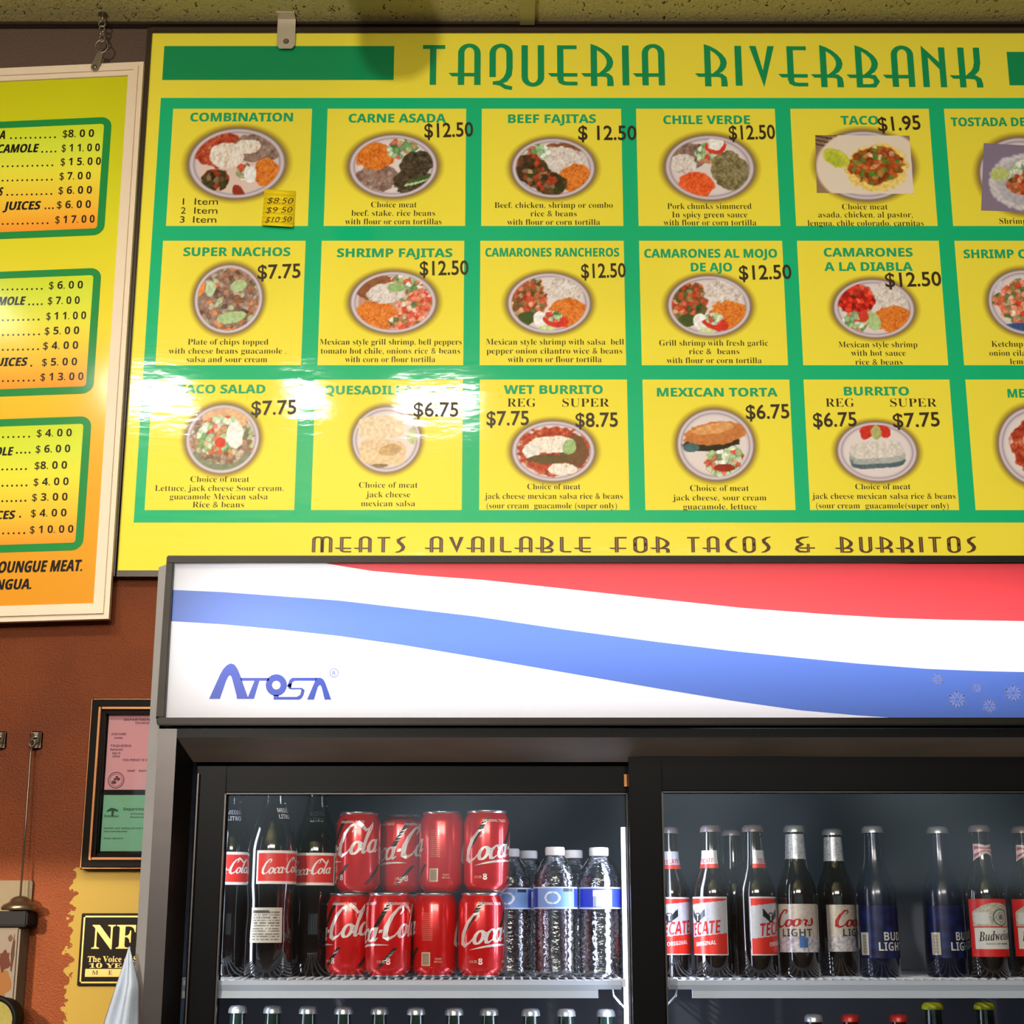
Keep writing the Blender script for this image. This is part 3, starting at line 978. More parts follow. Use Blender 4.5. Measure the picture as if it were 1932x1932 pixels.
descs = [
    [('1', 344.5, 347, 386, 'sans'), ('Item', 367, 411, 386, 'sans'), ('2', 341, 350, 403, 'sans'), ('Item', 366, 410, 403, 'sans'), ('3', 339, 348, 420, 'sans'), ('Item', 364, 408, 420, 'sans')],
    [('Choice meat', 700, 786, 391), ('beef, stake, rice beans', 663, 821, 407), ('with flour or corn tortillas', 651, 833, 423)],
    [('Beef, chicken, shrimp or combo', 933, 1156, 392), ('rice & beans', 1001, 1088, 408), ('with flour or corn tortilla', 957, 1132, 424)],
    [('Pork chunks simmered', 1259, 1418, 394), ('In spicy green sauce', 1268, 1410, 410), ('with flour or corn tortilla', 1252, 1427, 425)],
    [('Choice meat', 1589, 1675, 395), ('asada, chicken, al pastor,', 1544, 1722, 410), ('lengua, chile colorado, carnitas', 1524, 1743, 426)],
    [('Shrimp', 1886, 1938, 422)],
    [('Plate of chips topped', 354, 506, 650), ('with cheese beans guacamole .', 318, 540, 667), ('salsa and sour cream', 352, 504, 683)],
    [('Mexican style grill shrimp, bell peppers', 603, 871, 650), ('tomato hot chile, onions rice & beans', 605, 868, 667), ('with corn or flour tortilla', 651, 821, 683)],
    [('Mexican style shrimp with salsa  bell', 917, 1177, 650), ('pepper onion cilantro wice & beans', 918, 1174, 667), ('with corn or flour tortilla', 958, 1135, 683)],
    [('Grill shrimp with fresh garlic', 1244, 1449, 652), ('rice &  beans', 1300, 1395, 668), ('with flour or corn tortilla', 1258, 1437, 685)],
    [('Mexican style shrimp', 1582, 1731, 655), ('with hot sauce', 1606, 1709, 671), ('rice & beans', 1614, 1703, 688)],
    [('Ketchup', 1871, 1930, 654), ('onion cilantro', 1867, 1966, 671), ('lemon', 1906, 1948, 687)],
    [('Choice of meat', 359, 470, 909), ('Lettuce, jack cheese Sour cream,', 292, 535, 926), ('guacamole Mexican salsa', 320, 505, 942), ('Rice & beans', 363, 460, 957)],
    [('Choice of meat', 677, 788, 920), ('jack cheese', 690, 774, 938), ('mexican salsa', 681, 783, 955)],
    [('Choice of meat', 995, 1095, 923), ('jack cheese mexican salsa rice & beans', 914, 1175, 941), ('(sour cream  guacamole (super only)', 918, 1164, 959), ('REG', 957, 1011, 767, 'serif', 15), ('SUPER', 1061, 1150, 767, 'serif', 15)],
    [('Choice of meat', 1302, 1413, 926), ('jack cheese, sour cream', 1269, 1446, 944), ('guacamole, lettuce', 1289, 1428, 961)],
    [('Choice of meat', 1614, 1718, 923), ('jack cheese mexican salsa rice & beans', 1532, 1803, 941), ('(sour cream  guacamole(super only)', 1540, 1790, 959), ('REG', 1558, 1612, 767, 'serif', 15), ('SUPER', 1680, 1768, 767, 'serif', 15)],
    []]
prices = [
    [], [('$12.50', 801, 260, 893, 257)], [('$ 12.50', 1091, 264, 1201, 264)], [('$12.50', 1376, 264, 1463, 262)], [('$1.95', 1658, 248, 1738, 244)], [],
    [('$7.75', 486, 527, 567, 524)], [('$12.50', 792, 520, 884, 518)], [('$12.50', 1097, 525, 1181, 523)], [('$12.50', 1395, 528, 1494, 526)], [('$12.50', 1671, 542, 1777, 539)], [],
    [('$7.75', 474, 784, 559, 781)], [('$6.75', 780, 786, 865, 786)], [('$7.75', 918, 803, 998, 802), ('$8.75', 1086, 806, 1166, 805)], [('$6.75', 1408, 791, 1490, 789)], [('$6.75', 1535, 806, 1617, 804), ('$7.75', 1686, 807, 1774, 804)], []]
Yc, Yt, Yp, Yv = BYF - 0.0006, BYF - 0.0012, BYF - 0.0009, BYF - 0.0016
panels = []
for i in range(18):
    r_, c_ = i // 6 + 1, i % 6
    x0, x1 = cellx[r_][c_]; z0, z1 = rowz[r_]
    mb = MB(); mb.rect(x0, x1, z0, z1, Yc, 0, C_Y)
    pn = mb.build('dish_panel', M_LAM, root)
    panels.append(pn)
    if heads[i]:
        for s, a, b, y in heads[i]:
            mb = MB(); put_text(mb, s, 'black', (a, y), (b, y), 16, Yt, C_HG); mb.build('heading', M_LAM, pn)
    if descs[i]:
        mb = MB()
        for d in descs[i]:
            s, a, b, y = d[:4]
            if s in ('REG', 'SUPER'):
                m2 = MB(); put_text(m2, s, 'serif', (a, y), (b, y), 15, Yt, C_K); m2.build('size_heading', M_LAM, pn)
                continue
            sty = d[4] if len(d) > 4 else 'serif'
            cap = d[5] if len(d) > 5 else (12 if sty == 'sans' else 10.5)
            put_text(mb, s, sty, (a, y), (b, y), cap, Yt, C_K)
        mb.build('description', M_LAM, pn)
    if prices[i]:
        for s, a, ya, b, yb in prices[i]:
            mb = MB(); put_text(mb, s, 'med', (a, ya), (b, yb), 27, Yv, C_PR)
            o = mb.build('price_lettering', M_VINYL, pn); o['label'] = 'stick-on brown price numerals'

WG = (236, 240, 224)
dishes = {
    0: (447, 308, 93, 67, [('red_sauce', -0.35, 0.35, 0.52, 0.46, 15), ('beans', 0.38, 0.4, 0.45, 0.38, -20), ('cheese', -0.2, 0.2, 0.34, 0.34, 0), ('cheese', 0.2, 0.45, 0.25, 0.2, 0), ('orange_rice', 0.58, -0.25, 0.26, 0.38, 0), ('fajita', -0.4, -0.45, 0.28, 0.3, -20), ('salad', 0.15, -0.22, 0.16, 0.22, 0), ((240, 240, 240), 0.27, -0.3, 0.12, 0.22, 0), ((150, 44, 30), 0.08, -0.85, 0.11, 0.3, 20)], (226, 200, 190)),
    1: (742, 313, 85, 60, [('beans', -0.35, -0.35, 0.45, 0.42, 20), ('orange_rice', -0.4, 0.3, 0.42, 0.42, 0), ('salad', 0.2, 0.5, 0.34, 0.34, -30), ('steak', 0.5, 0.05, 0.34, 0.42, -30), ('steak', 0.42, -0.45, 0.42, 0.36, 20), ((170, 196, 150), 0.55, -0.45, 0.36, 0.06, 24), ((60, 90, 46), 0.6, -0.38, 0.32, 0.05, 24)], None),
    2: (1044, 317, 80, 57, [('beans_dark', 0.2, 0.45, 0.5, 0.35, 0), ('white_rice', 0.2, 0.25, 0.56, 0.42, -10), ('salad', -0.35, 0.5, 0.3, 0.25, 0), ('orange_rice', 0.5, -0.32, 0.36, 0.44, 0), ('fajita', -0.45, -0.1, 0.38, 0.55, 20), ('fajita', -0.05, -0.5, 0.36, 0.36, 0)], None),
    3: (1339, 316, 86, 62, [('beans', -0.4, 0.35, 0.4, 0.36, 0), ('white_rice', -0.55, 0.1, 0.26, 0.3, 0), ('salad', 0.0, 0.4, 0.3, 0.3, 0), ('green_meat', 0.42, -0.1, 0.4, 0.56, 10), ('red_rice', -0.3, -0.5, 0.38, 0.38, 0), ((214, 60, 40), 0.14, 0.62, 0.22, 0.24, 0), ((240, 240, 236), 0.14, 0.7, 0.17, 0.2, 0)], None),
    6: (431, 564, 66, 66, [('nachos', 0, 0, 0.86, 0.88, 0), ('nachos', -0.15, -0.1, 0.95, 0.8, 40), ((236, 140, 66), -0.86, 0.3, 0.2, 0.22, 0), ((176, 200, 150), 0.25, 0.35, 0.22, 0.16, 20), ((170, 196, 140), 0.1, -0.5, 0.4, 0.16, 10), ((190, 210, 170), -0.5, 0.28, 0.14, 0.2, 0), ((226, 134, 70), 0.1, -0.9, 0.4, 0.12, 5)], None),
    7: (742, 570, 83, 59, [('beans_dark', -0.3, 0.4, 0.5, 0.4, 0), ('orange_rice', -0.35, -0.4, 0.5, 0.42, -20), ('shrimp', 0.5, -0.1, 0.42, 0.6, 10), ('white_rice', -0.15, 0.28, 0.44, 0.3, 20), ('salad', 0.3, 0.6, 0.36, 0.2, -20), ('shrimp', 0.3, -0.6, 0.4, 0.26, 0), ((150, 186, 120), 0.06, 0.45, 0.2, 0.14, 0)], (196, 150, 130)),
    8: (1036, 572, 80, 58, [('shrimp_mix', -0.45, 0.05, 0.42, 0.7, -10), ('white_rice', 0.35, 0.42, 0.46, 0.42, -20), ('orange_rice', 0.45, -0.3, 0.44, 0.46, 30), ((66, 84, 34), -0.5, -0.45, 0.2, 0.2, 0), ((240, 240, 240), -0.2, -0.5, 0.16, 0.26, 10), ((210, 50, 36), 0.14, -0.55, 0.3, 0.2, -20), ('salad', 0.1, -0.4, 0.2, 0.18, 0), ((204, 218, 160), -0.08, -0.84, 0.2, 0.16, 0)], None),
    9: (1338, 577, 80, 58, [('shrimp_mix', -0.45, 0.05, 0.42, 0.7, -10), ('white_rice', 0.35, 0.42, 0.46, 0.42, -20), ('orange_rice', 0.45, -0.3, 0.44, 0.46, 30), ((66, 84, 34), -0.5, -0.45, 0.2, 0.2, 0), ((240, 240, 240), -0.2, -0.5, 0.16, 0.26, 10), ((210, 50, 36), 0.14, -0.55, 0.3, 0.2, -20), ('salad', 0.1, -0.4, 0.2, 0.18, 0), ((204, 218, 160), -0.08, -0.84, 0.2, 0.16, 0)], None),
    10: (1649, 582, 78, 56, [('diabla', -0.4, 0.3, 0.46, 0.5, 0), ('white_rice', 0.42, 0.42, 0.4, 0.42, 0), ('orange_rice', 0.45, -0.35, 0.44, 0.44, 10), ('salad', -0.45, -0.45, 0.3, 0.34, 0), ((176, 200, 140), -0.05, -0.4, 0.18, 0.3, 10), ((206, 60, 40), -0.25, -0.25, 0.12, 0.2, 0)], None),
    11: (1935, 570, 72, 62, [('shrimp', 0, 0, 0.7, 0.66, 0), ((60, 84, 140), -0.1, -0.85, 0.7, 0.25, 0), ('shrimp', -0.5, 0.1, 0.4, 0.2, 10), ((214, 206, 220), -0.8, 0.5, 0.3, 0.2, 0)], None),
    12: (420, 828, 71, 66, [((120, 130, 110), 0, -0.5, 0.8, 0.4, 0), ('nachos', 0, 0.05, 0.8, 0.72, 0), ((226, 180, 140), 0.05, 0.55, 0.6, 0.3, 0), ('salad', -0.1, 0.1, 0.6, 0.5, 30), ((240, 240, 236), 0.3, 0.1, 0.22, 0.36, 0), ((206, 56, 40), -0.05, -0.1, 0.14, 0.14, 0)], None),
    13: (729, 829, 66, 63, [((232, 206, 176), -0.15, 0.36, 0.66, 0.34, 4, 4.0), ((190, 196, 150), 0.7, 0.1, 0.14, 0.24, 0), ((226, 196, 160), -0.1, -0.38, 0.66, 0.38, -3, 4.0), ((196, 160, 112), 0.1, -0.3, 0.3, 0.16, 10), ((130, 110, 80), -0.3, -0.76, 0.4, 0.06, 4)], None),
    14: (1044, 851, 80, 58, [('red_sauce', 0, 0, 0.82, 0.76, 0), ((112, 74, 46), 0.45, 0.0, 0.34, 0.5, 0), ('cheese', -0.05, 0.2, 0.52, 0.26, 4), ((230, 226, 220), -0.5, 0.0, 0.2, 0.24, 0), ((156, 186, 124), 0.36, 0.12, 0.15, 0.24, -10), ((96, 76, 44), -0.1, -0.25, 0.5, 0.14, 0), ('cheese', 0.2, -0.55, 0.34, 0.18, 0)], None),
    15: (1350, 839, 74, 68, [('salad', 0.2, -0.4, 0.5, 0.42, 30), ((44, 34, 22), -0.1, 0.06, 0.7, 0.22, 6), ((196, 120, 62), 0.02, 0.3, 0.8, 0.3, 8), ((222, 160, 100), -0.05, 0.42, 0.5, 0.14, 10), ((70, 104, 110), -0.6, -0.08, 0.2, 0.12, 0), ((150, 40, 24), 0.2, -0.6, 0.26, 0.1, 0)], None),
    16: (1655, 852, 77, 57, [((84, 104, 112), 0.0, -0.25, 0.66, 0.30, 5, 4.0), ((170, 174, 172), 0.0, -0.10, 0.66, 0.30, 5, 4.0), ((216, 208, 202), 0.0, 0.06, 0.64, 0.28, 5, 4.0), ((208, 48, 34), -0.2, 0.66, 0.17, 0.28, -20), ((208, 48, 34), 0.18, 0.66, 0.15, 0.26, 20), ((176, 176, 110), 0.0, 0.6, 0.12, 0.22, 0)], None),
    17: (1956, 842, 74, 76, [('red_sauce', 0.1, 0, 0.72, 0.72, 0), ((224, 160, 140), 0, 0.2, 0.3, 0.3, 0)], None),
}
for i, (cx, cy, rx, ry, lay, base) in dishes.items():
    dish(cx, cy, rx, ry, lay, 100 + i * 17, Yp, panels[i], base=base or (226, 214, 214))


def rect_photo(corners, func, parent, n=1.7):
    (ax, ay), (bx_, by_), (cx, cy), (dx, dy) = corners   # TL TR BR BL
    nx = int((bx_ - ax) / n); ny = int((dy - ay) / n)
    s, t = np.meshgrid(np.linspace(0, 1, nx), np.linspace(0, 1, ny))
    px = (ax * (1 - s) + bx_ * s) * (1 - t) + (dx * (1 - s) + cx * s) * t
    py = (ay * (1 - s) + by_ * s) * (1 - t) + (dy * (1 - s) + cy * s) * t
    col = func(s, t)
    P = np.zeros((ny, nx, 3))
    for a in range(ny):
        for b in range(nx):
            x, z = W(px[a, b], py[a, b], Yp - 0.0002)
            P[a, b] = (x, Yp - 0.0002, z)
    return grid_print('dish_photo', P, col, np.ones((ny - 1, nx - 1), bool), M_LAM, parent)


def taco_art(s, t):
    col = np.zeros(s.shape + (3,)) + np.array((214, 200, 190), float)
    x = (s - 0.5) * 2; y = (0.5 - t) * 2
    m = ell(x, y, 0.15, -0.1, 1.15, 1.35, 0, 3, 0.0)[..., None]
    col = np.array((150, 118, 92), float) * (1 - m) + np.array((232, 216, 200), float) * m
    st = ((np.floor((x * 0.3 + y) * 14) % 2) * ((x < -0.5) & (y > 0.6) & (m[..., 0] < 0.5)))[..., None]
    col = col * (1 - st * 0.7) + np.array((60, 50, 46), float) * st * 0.7
    for kind, a, b, c, d, r in (((236, 206, 110), 0.28, -0.1, 0.64, 0.84, -10), ('al_pastor', 0.26, -0.02, 0.56, 0.66, -15), ((206, 206, 70), -0.58, 0.22, 0.24, 0.36, 30), ((178, 190, 56), -0.6, 0.18, 0.16, 0.28, 30)):
        mm = ell(x, y, a, b, c, d, r, 21)[..., None]
        fc = solid(kind, x * 1.6, y, 4) if isinstance(kind, tuple) else food(kind, x * 1.5 + 3, y + 3, 55)
        col = col * (1 - mm) + fc * mm
    return col


def tostada_art(s, t):
    x = (s - 0.5) * 2; y = (0.5 - t) * 2
    col = np.zeros(s.shape + (3,)) + np.array((136, 120, 144), float)
    for kind, a, b, c, d, r in (((206, 200, 206), 0.15, -0.1, 0.98, 0.86, 0), ((186, 180, 190), 0.15, -0.1, 0.8, 0.7, 0), ('salad', 0.2, 0.1, 0.55, 0.5, 0), ('shrimp_mix', 0.1, -0.2, 0.5, 0.3, 0), ((190, 200, 120), -0.55, 0.1, 0.24, 0.2, 20)):
        mm = ell(x, y, a, b, c, d, r, 33, 0.04)[..., None]
        fc = solid(kind, x, y, 8) if isinstance(kind, tuple) else food(kind, x * 1.2 + 3, y + 3, 71)
        col = col * (1 - mm) + fc * mm
    return col


dish(1632, 312, 92, 66, [], 9, Yp, panels[4])
rect_photo([(1538, 255), (1716, 256), (1724, 366), (1541, 364)], taco_art, panels[4])
dish(1930, 330, 84, 72, [], 9, Yp, panels[5])
rect_photo([(1856, 270), (2000, 278), (2000, 402), (1851, 397)], tostada_art, panels[5])

# sticky note
nt0 = empty('price_note', (0, 0, 0), 'small yellow handwritten price note stuck beside the combination plate', 'note')
Yn = BYF - 0.003
mb = MB()
c4 = [W(494, 428, Yn), W(553, 430, Yn - 0.004), W(558, 361, Yn), W(499, 357, Yn)]
N = 8
for i in range(N):
    a = i / N; b = (i + 1) / N
    def pt(u, t):
        x = (c4[0][0] * (1 - u) + c4[1][0] * u) * (1 - t) + (c4[3][0] * (1 - u) + c4[2][0] * u) * t
        z = (c4[0][1] * (1 - u) + c4[1][1] * u) * (1 - t) + (c4[3][1] * (1 - u) + c4[2][1] * u) * t
        return (x, Yn - 0.008 * (1 - t) ** 3, z)
    mb.face([pt(0, a), pt(1, a), pt(1, b), pt(0, b)], 0, lin((244, 214, 20)), True)
no = mb.build('paper', M_PAPER, nt0)
md = no.modifiers.new('thick', 'SOLIDIFY'); md.thickness = 0.0006; md.offset = 1
mb = MB()
for s, a, b, y0, y1 in (('$8.50', 502, 550, 380, 381), ('$9 50', 500, 549, 399, 398), ('$10 50', 499, 548, 419, 417)):
    put_text(mb, s, 'light', (a, y0), (b, y1), 11, Yn - 0.0095, lin((64, 34, 14)), shear=0.28)
zb_n = W(520, 429, Yn)[1]; zt_n = W(520, 359, Yn)[1]
mb.v = [(x, Yn - 0.0007 - 0.008 * (1 - min(1, max(0, (z - zb_n) / (zt_n - zb_n)))) ** 3 * 1.03, z) for x, y, z in mb.v]
mb.build('handwriting', M_PAPER, nt0)

# clip that holds the sign to the ceiling
cl = empty('sign_clip', (0, 0, 0), 'bent metal clip holding the top edge of the yellow sign', 'clip')
xa, zt_ = W(525, 48, BYF); xb_, zb_ = W(557, 96, BYF)
mb = MB()
prof = [(xa, zb_ + 0.008), (xa + 0.006, zb_), (xb_ - 0.006, zb_), (xb_, zb_ + 0.008), (xb_, CEIL_Z), (xa, CEIL_Z)]
y0, y1 = BYF - 0.010, BYF - 0.0075
mb.mesh([(x, y0, z) for x, z in prof] + [(x, y1, z) for x, z in prof], [tuple(range(6)), tuple(range(11, 5, -1))] + [(i, i + 6, (i + 1) % 6 + 6, (i + 1) % 6) for i in range(6)])
mb.box(xa, xb_, BYF - 0.035, y0, CEIL_Z - 0.003, CEIL_Z)
mb.build('bracket', M_GALV, cl)
sx_, sz_ = W(541, 83, BYF)
mb = MB()
mb.lathe([(0.0062, 0), (0.0062, 0.0012), (0.0040, 0.0028)], 16)
so = mb.build('screw', M_CHAIN, cl); so.rotation_euler = (pi / 2, 0, 0); so.location = (sx_, y0, sz_)

# ------------------------------------------------------------------ left drinks board
LY = 2.945
lb = empty('drinks_menu_board', (0, 0, 0), 'lime and orange price list board in a cream frame at left', 'menu board')
TR = Vector(W(272, 118, LY)); BR = Vector(W(206, 1168, LY))
slope_t = 0.048
LW = 0.95   # width to the left


def lp(u, v):
    """board coordinates: u metres left of right edge, v = 0 bottom .. 1 top"""
    e = BR.lerp(TR, v)
    sl = 0.030 + 0.022 * v
    return (e.x - u, e.y - u * sl)


def lbq(mb, u0, u1, v0, v1, y, col=None, mat=0):
    p = [lp(u1, v0), lp(u0, v0), lp(u0, v1), lp(u1, v1)]
    mb.face([(a, y, b) for a, b in p], mat, col)


H = (TR - BR).length
FW = 0.031
mb = MB()


def lbox(mb, u0, u1, v0, v1, y0, y1):
    p = [lp(u1, v0), lp(u0, v0), lp(u0, v1), lp(u1, v1)]
    vs = [(a, y0, b) for a, b in p] + [(a, y1, b) for a, b in p]
    mb.mesh(vs, [(0, 1, 2, 3), (7, 6, 5, 4), (0, 4, 5, 1), (1, 5, 6, 2), (2, 6, 7, 3), (3, 7, 4, 0)])


fv = FW / H
for w0, w1, yy in ((0, 0.010, LY - 0.004), (0.010, 0.020, LY - 0.009), (0.020, FW, LY - 0.005)):
    a0, a1 = w0 / H, w1 / H
    lbox(mb, w0, w1, a0, 1 - a0, yy, BYF - 0.0075)
    lbox(mb, LW - w1, LW - w0, a0, 1 - a0, yy, BYF - 0.0075)
    lbox(mb, w1, LW - w1, a0, a1, yy, BYF - 0.0075)
    lbox(mb, w1, LW - w1, 1 - a1, 1 - a0, yy, BYF - 0.0075)
mb.build('frame', M_CREAM, lb, bevel=0.0012)


def ramp(stops, t):
    for (a, ca), (b, cb) in zip(stops, stops[1:]):
        if t <= b:
            k = (t - a) / (b - a) if b > a else 0
            k = max(0, min(1, k))
            return lin(tuple(ca[i] * (1 - k) + cb[i] * k for i in range(3)))
    return lin(stops[-1][1])


mb = MB()
bgst = [(0, (222, 146, 28)), (0.25, (228, 168, 34)), (0.5, (236, 214, 44)), (0.8, (208, 208, 30)), (1.0, (196, 196, 20))]
NB = 30
for i in range(NB):
    v0 = fv + (1 - 2 * fv) * i / NB; v1 = fv + (1 - 2 * fv) * (i + 1) / NB
    ca, cb = ramp(bgst, i / NB), ramp(bgst, (i + 1) / NB)
    lbq(mb, FW, LW - FW, v0, v1, LY, [ca, ca, cb, cb])
mb.build('panel', M_LAM2, lb)
bxst = [(0, (244, 150, 40)), (0.22, (242, 186, 52)), (0.55, (232, 222, 60)), (0.8, (212, 224, 60)), (1, (204, 216, 40))]


def vfrac(y):  # pixel row at x~200 -> v
    z = W(190, y, LY)[1]
    return (z - BR.y) / (TR.y - BR.y)


KK = lin((22, 16, 10)); GB = lin((26, 136, 62))
boxes = [
    ((218, 441), [('A', -2, 12, 262, None), ('...', 0, 0, 0, None)], [('$8. 0 0', 118, 177, 259, 19, 102), ('$ 1 1. 0 0', 116, 188, 286, 78, 103), ('$ 1 5. 0 0', 114, 190, 312, -6, 97), ('$ 7. 0 0', 112, 171, 339, -6, 96), ('$ 6. 0 0', 110, 173, 366, 12, 95), ('$ 6. 0 0', 107, 171, 393, 84, 98), ('$ 1 7. 0 0', 104, 178, 421, -6, 88)],
     [('A', -2, 12, 262), ('GUACAMOLE', -46, 73, 287), ('S', -3, 6, 369), ('JUICES', 6, 77, 395)]),
    ((503, 740), [], [('$ 6. 0 0', 92, 156, 545, -6, 77), ('$ 7. 0 0', 90, 150, 574, 53, 77), ('$ 1 1. 0 0', 87, 162, 603, -6, 71), ('$ 5. 0 0', 84, 149, 631, -6, 72), ('$ 4. 0 0', 81, 147, 659, -6, 70), ('$ 5. 0 0', 79, 145, 690, 57, 62), ('$ 1 3. 0 0', 76, 157, 718, -6, 62)],
     [('GUACAMOLE', -68, 48, 575), ('JUICES', -18, 52, 690)]),
    ((783, 1036), [], [('$ 4. 0 0', 69, 135, 824, -6, 53), ('$ 6. 0 0', 67, 132, 854, 30, 54), ('$8. 0 0', 65, 126, 885, -6, 47), ('$ 4. 0 0', 63, 129, 916, -6, 48), ('$ 3. 0 0', 60, 127, 945, -6, 46), ('$ 4. 0 0', 58, 125, 975, 36, 41), ('$ 1 0. 0 0', 56, 138, 1006, -6, 44)],
     [('GUACAMOLE', -92, 25, 859), ('JUICES', -42, 29, 979)]),
]
xr = [(215, 193), (193, 175), (175, 155)]
for bi, ((yt, yb), _, pr, nm) in enumerate(boxes):
    vt, vb = vfrac(yt), vfrac(yb)
    zt = W(190, yt, LY)[1]
    u_r = lp(0, (vt + vb) / 2)[0] - (W(xr[bi][0], yt, LY)[0] + W(xr[bi][1], yb, LY)[0]) / 2
    # rounded green border
    mb = MB()
    U1 = LW - FW - 0.05; bw = 0.0155; rad = 0.022
    hv = (vt - vb) * H

    def rr(u0, u1, s0, s1, r):
        pts = []
        for cx, cz, a0 in ((u0 + r, s0 + r, 180), (u1 - r, s0 + r, 270), (u1 - r, s1 - r, 0), (u0 + r, s1 - r, 90)):
            for k in range(7):
                a = radians(a0 + 15 * k); pts.append((cx + r * cos(a), cz + r * sin(a)))
        return pts

    def to3(p, y):
        a, b = lp(p[0], vb + p[1] / H); return (a, y, b)
    outer = rr(u_r, U1, 0, hv, rad); inner = rr(u_r + bw, U1 - bw, bw, hv - bw, 0.006)
    for k in range(28):
        k2 = (k + 1) % 28
        mb.face([to3(outer[k2], LY - 0.0006), to3(outer[k], LY - 0.0006), to3(inner[k], LY - 0.0006), to3(inner[k2], LY - 0.0006)], 0, GB)
    for k in range(14):
        t0, t1 = k / 14, (k + 1) / 14
        ca, cb = ramp(bxst, t0), ramp(bxst, t1)
        s0 = bw + (hv - 2 * bw) * t0; s1 = bw + (hv - 2 * bw) * t1
        mb.face([to3((U1 - bw, s0), LY - 0.0005), to3((u_r + bw, s0), LY - 0.0005), to3((u_r + bw, s1), LY - 0.0005), to3((U1 - bw, s1), LY - 0.0005)], 0, [ca, ca, cb, cb])
    pb = mb.build('price_box', M_LAM2, lb)
    mb = MB()
    for s, a, b, y, d0, d1 in pr:
        put_text(mb, s, 'bold', (a, y), (b, y - (b - a) * 0.018), 14, LY - 0.0012, KK)
        nd = max(1, int(round((d1 - d0) / 9.2)))
        for q in range(nd + 1):
            xx = d0 + (d1 - d0) * q / nd if nd > 1 else d0
            if nd <= 1 and q > 0: break
            X, Z = W(xx, y + 1 - (xx - a) * 0.02, LY - 0.0012)
            mb.rect(X, X + 0.0034, Z, Z + 0.0034, LY - 0.0012, 0, KK)
    mb.build('price_lettering', M_LAM2, pb)
    for s, a, b, y in nm:
        mb = MB(); put_text(mb, s, 'black', (a, y + (b - a) * 0.018), (b - 3, y), 15.5, LY - 0.0012, KK, shear=0.16)
        mb.build('item_lettering', M_LAM2, pb)
mb = MB()
put_text(mb, 'TOUNGUE MEAT.', 'black', (-18, 1081), (154, 1077), 21, LY - 0.0012, KK, shear=0.16)
mb.build('footnote_lettering', M_LAM2, lb); mb = MB()
put_text(mb, 'LENGUA.', 'black', (-33, 1113), (58, 1111), 19, LY - 0.0012, KK, shear=0.16)
mb.build('footnote_lettering', M_LAM2, lb)
# strap hanger fixed on the frame
h0 = Vector(W(182, 132, LY)); h1 = Vector(W(193, 103, LY))
mb = MB()
d = (h1 - h0).normalized(); n_ = Vector((-d.y, d.x))
pts = []
for k in range(9): a = pi * k / 8; pts.append(h0 - d * 0.009 * sin(a) + n_ * 0.009 * cos(a))
pts += [h1 - n_ * 0.006, h1 + n_ * 0.006]
yf = LY - 0.0125; m_ = len(pts)
mb.mesh([(p.x, yf, p.y) for p in pts] + [(p.x, yf + 0.003, p.y) for p in pts], [tuple(range(m_)), tuple(range(2 * m_ - 1, m_ - 1, -1))] + [(i, i + m_, (i + 1) % m_ + m_, (i + 1) % m_) for i in range(m_)])
ctr = h1 + Vector((0.001, 0.012))
mb.tube([(ctr.x + 0.0135 * cos(a), yf, ctr.y + 0.015 * sin(a)) for a in [2 * pi * k / 20 for k in range(20)]], 0.0016, 8, closed=True)
mb.tube([(h0.x, yf - 0.001, h0.y), (h0.x, yf + 0.002, h0.y)], 0.005, 12)
mb.build('strap_hanger', M_CHAIN, lb)
# chain and eye hook going up to the ceiling
ch = empty('hanging_chain', (0, 0, 0), 'short zinc chain and eye hook above the left board', 'chain')
c0 = Vector((ctr.x, ctr.y + 0.012)); cT = Vector(W(195, 56, LY))
nl = 3
for k in range(nl):
    a = c0.lerp(cT, k / nl); b = c0.lerp(cT, (k + 1) / nl); m_ = (a + b) / 2
    hl = (b - a).length * 0.66; flat = k % 2
    mb = MB()
    pts = []
    for q in range(16):
        t = 2 * pi * q / 16
        dx = 0.0055 * cos(t); dz = hl * sin(t)
        pts.append((m_.x + (dx if not flat else dx * 0.3), yf + (dx if flat else 0.0), m_.y + dz))
    mb.tube(pts, 0.0015, 7, closed=True)
    mb.build('link', M_CHAIN, ch)
mb = MB()
ez = CEIL_Z - 0.012
mb.tube([(cT.x + 0.007 * cos(t), yf, cT.y + 0.006 + 0.007 * sin(t)) for t in [2 * pi * q / 16 for q in range(16)]], 0.0016, 7, closed=True)
mb.tube([(cT.x, yf, cT.y + 0.012), (cT.x, yf, CEIL_Z + 0.001)], 0.002, 8)
mb.lathe([(0.010, 0.0), (0.008, 0.004)], 14, (cT.x, yf, CEIL_Z - 0.004))
mb.build('eye_hook', M_CHAIN, ch)

# ------------------------------------------------------------------ display fridge
D = 2.18
CX = 0.181
FL, FRt = -0.492, CX * 2 + 0.492       # front face edges
ZT = 2.0135; ZSB = 1.772               # sign box top / bottom
fr = empty('display_fridge', (CX, 2.5, 0.0), 'two-door upright drinks fridge with a lit red white and blue header', 'fridge')
fr.location = (0, 0, 0)
CH = 0.020                              # chamfered corner
BK = 2.90
mb = MB()
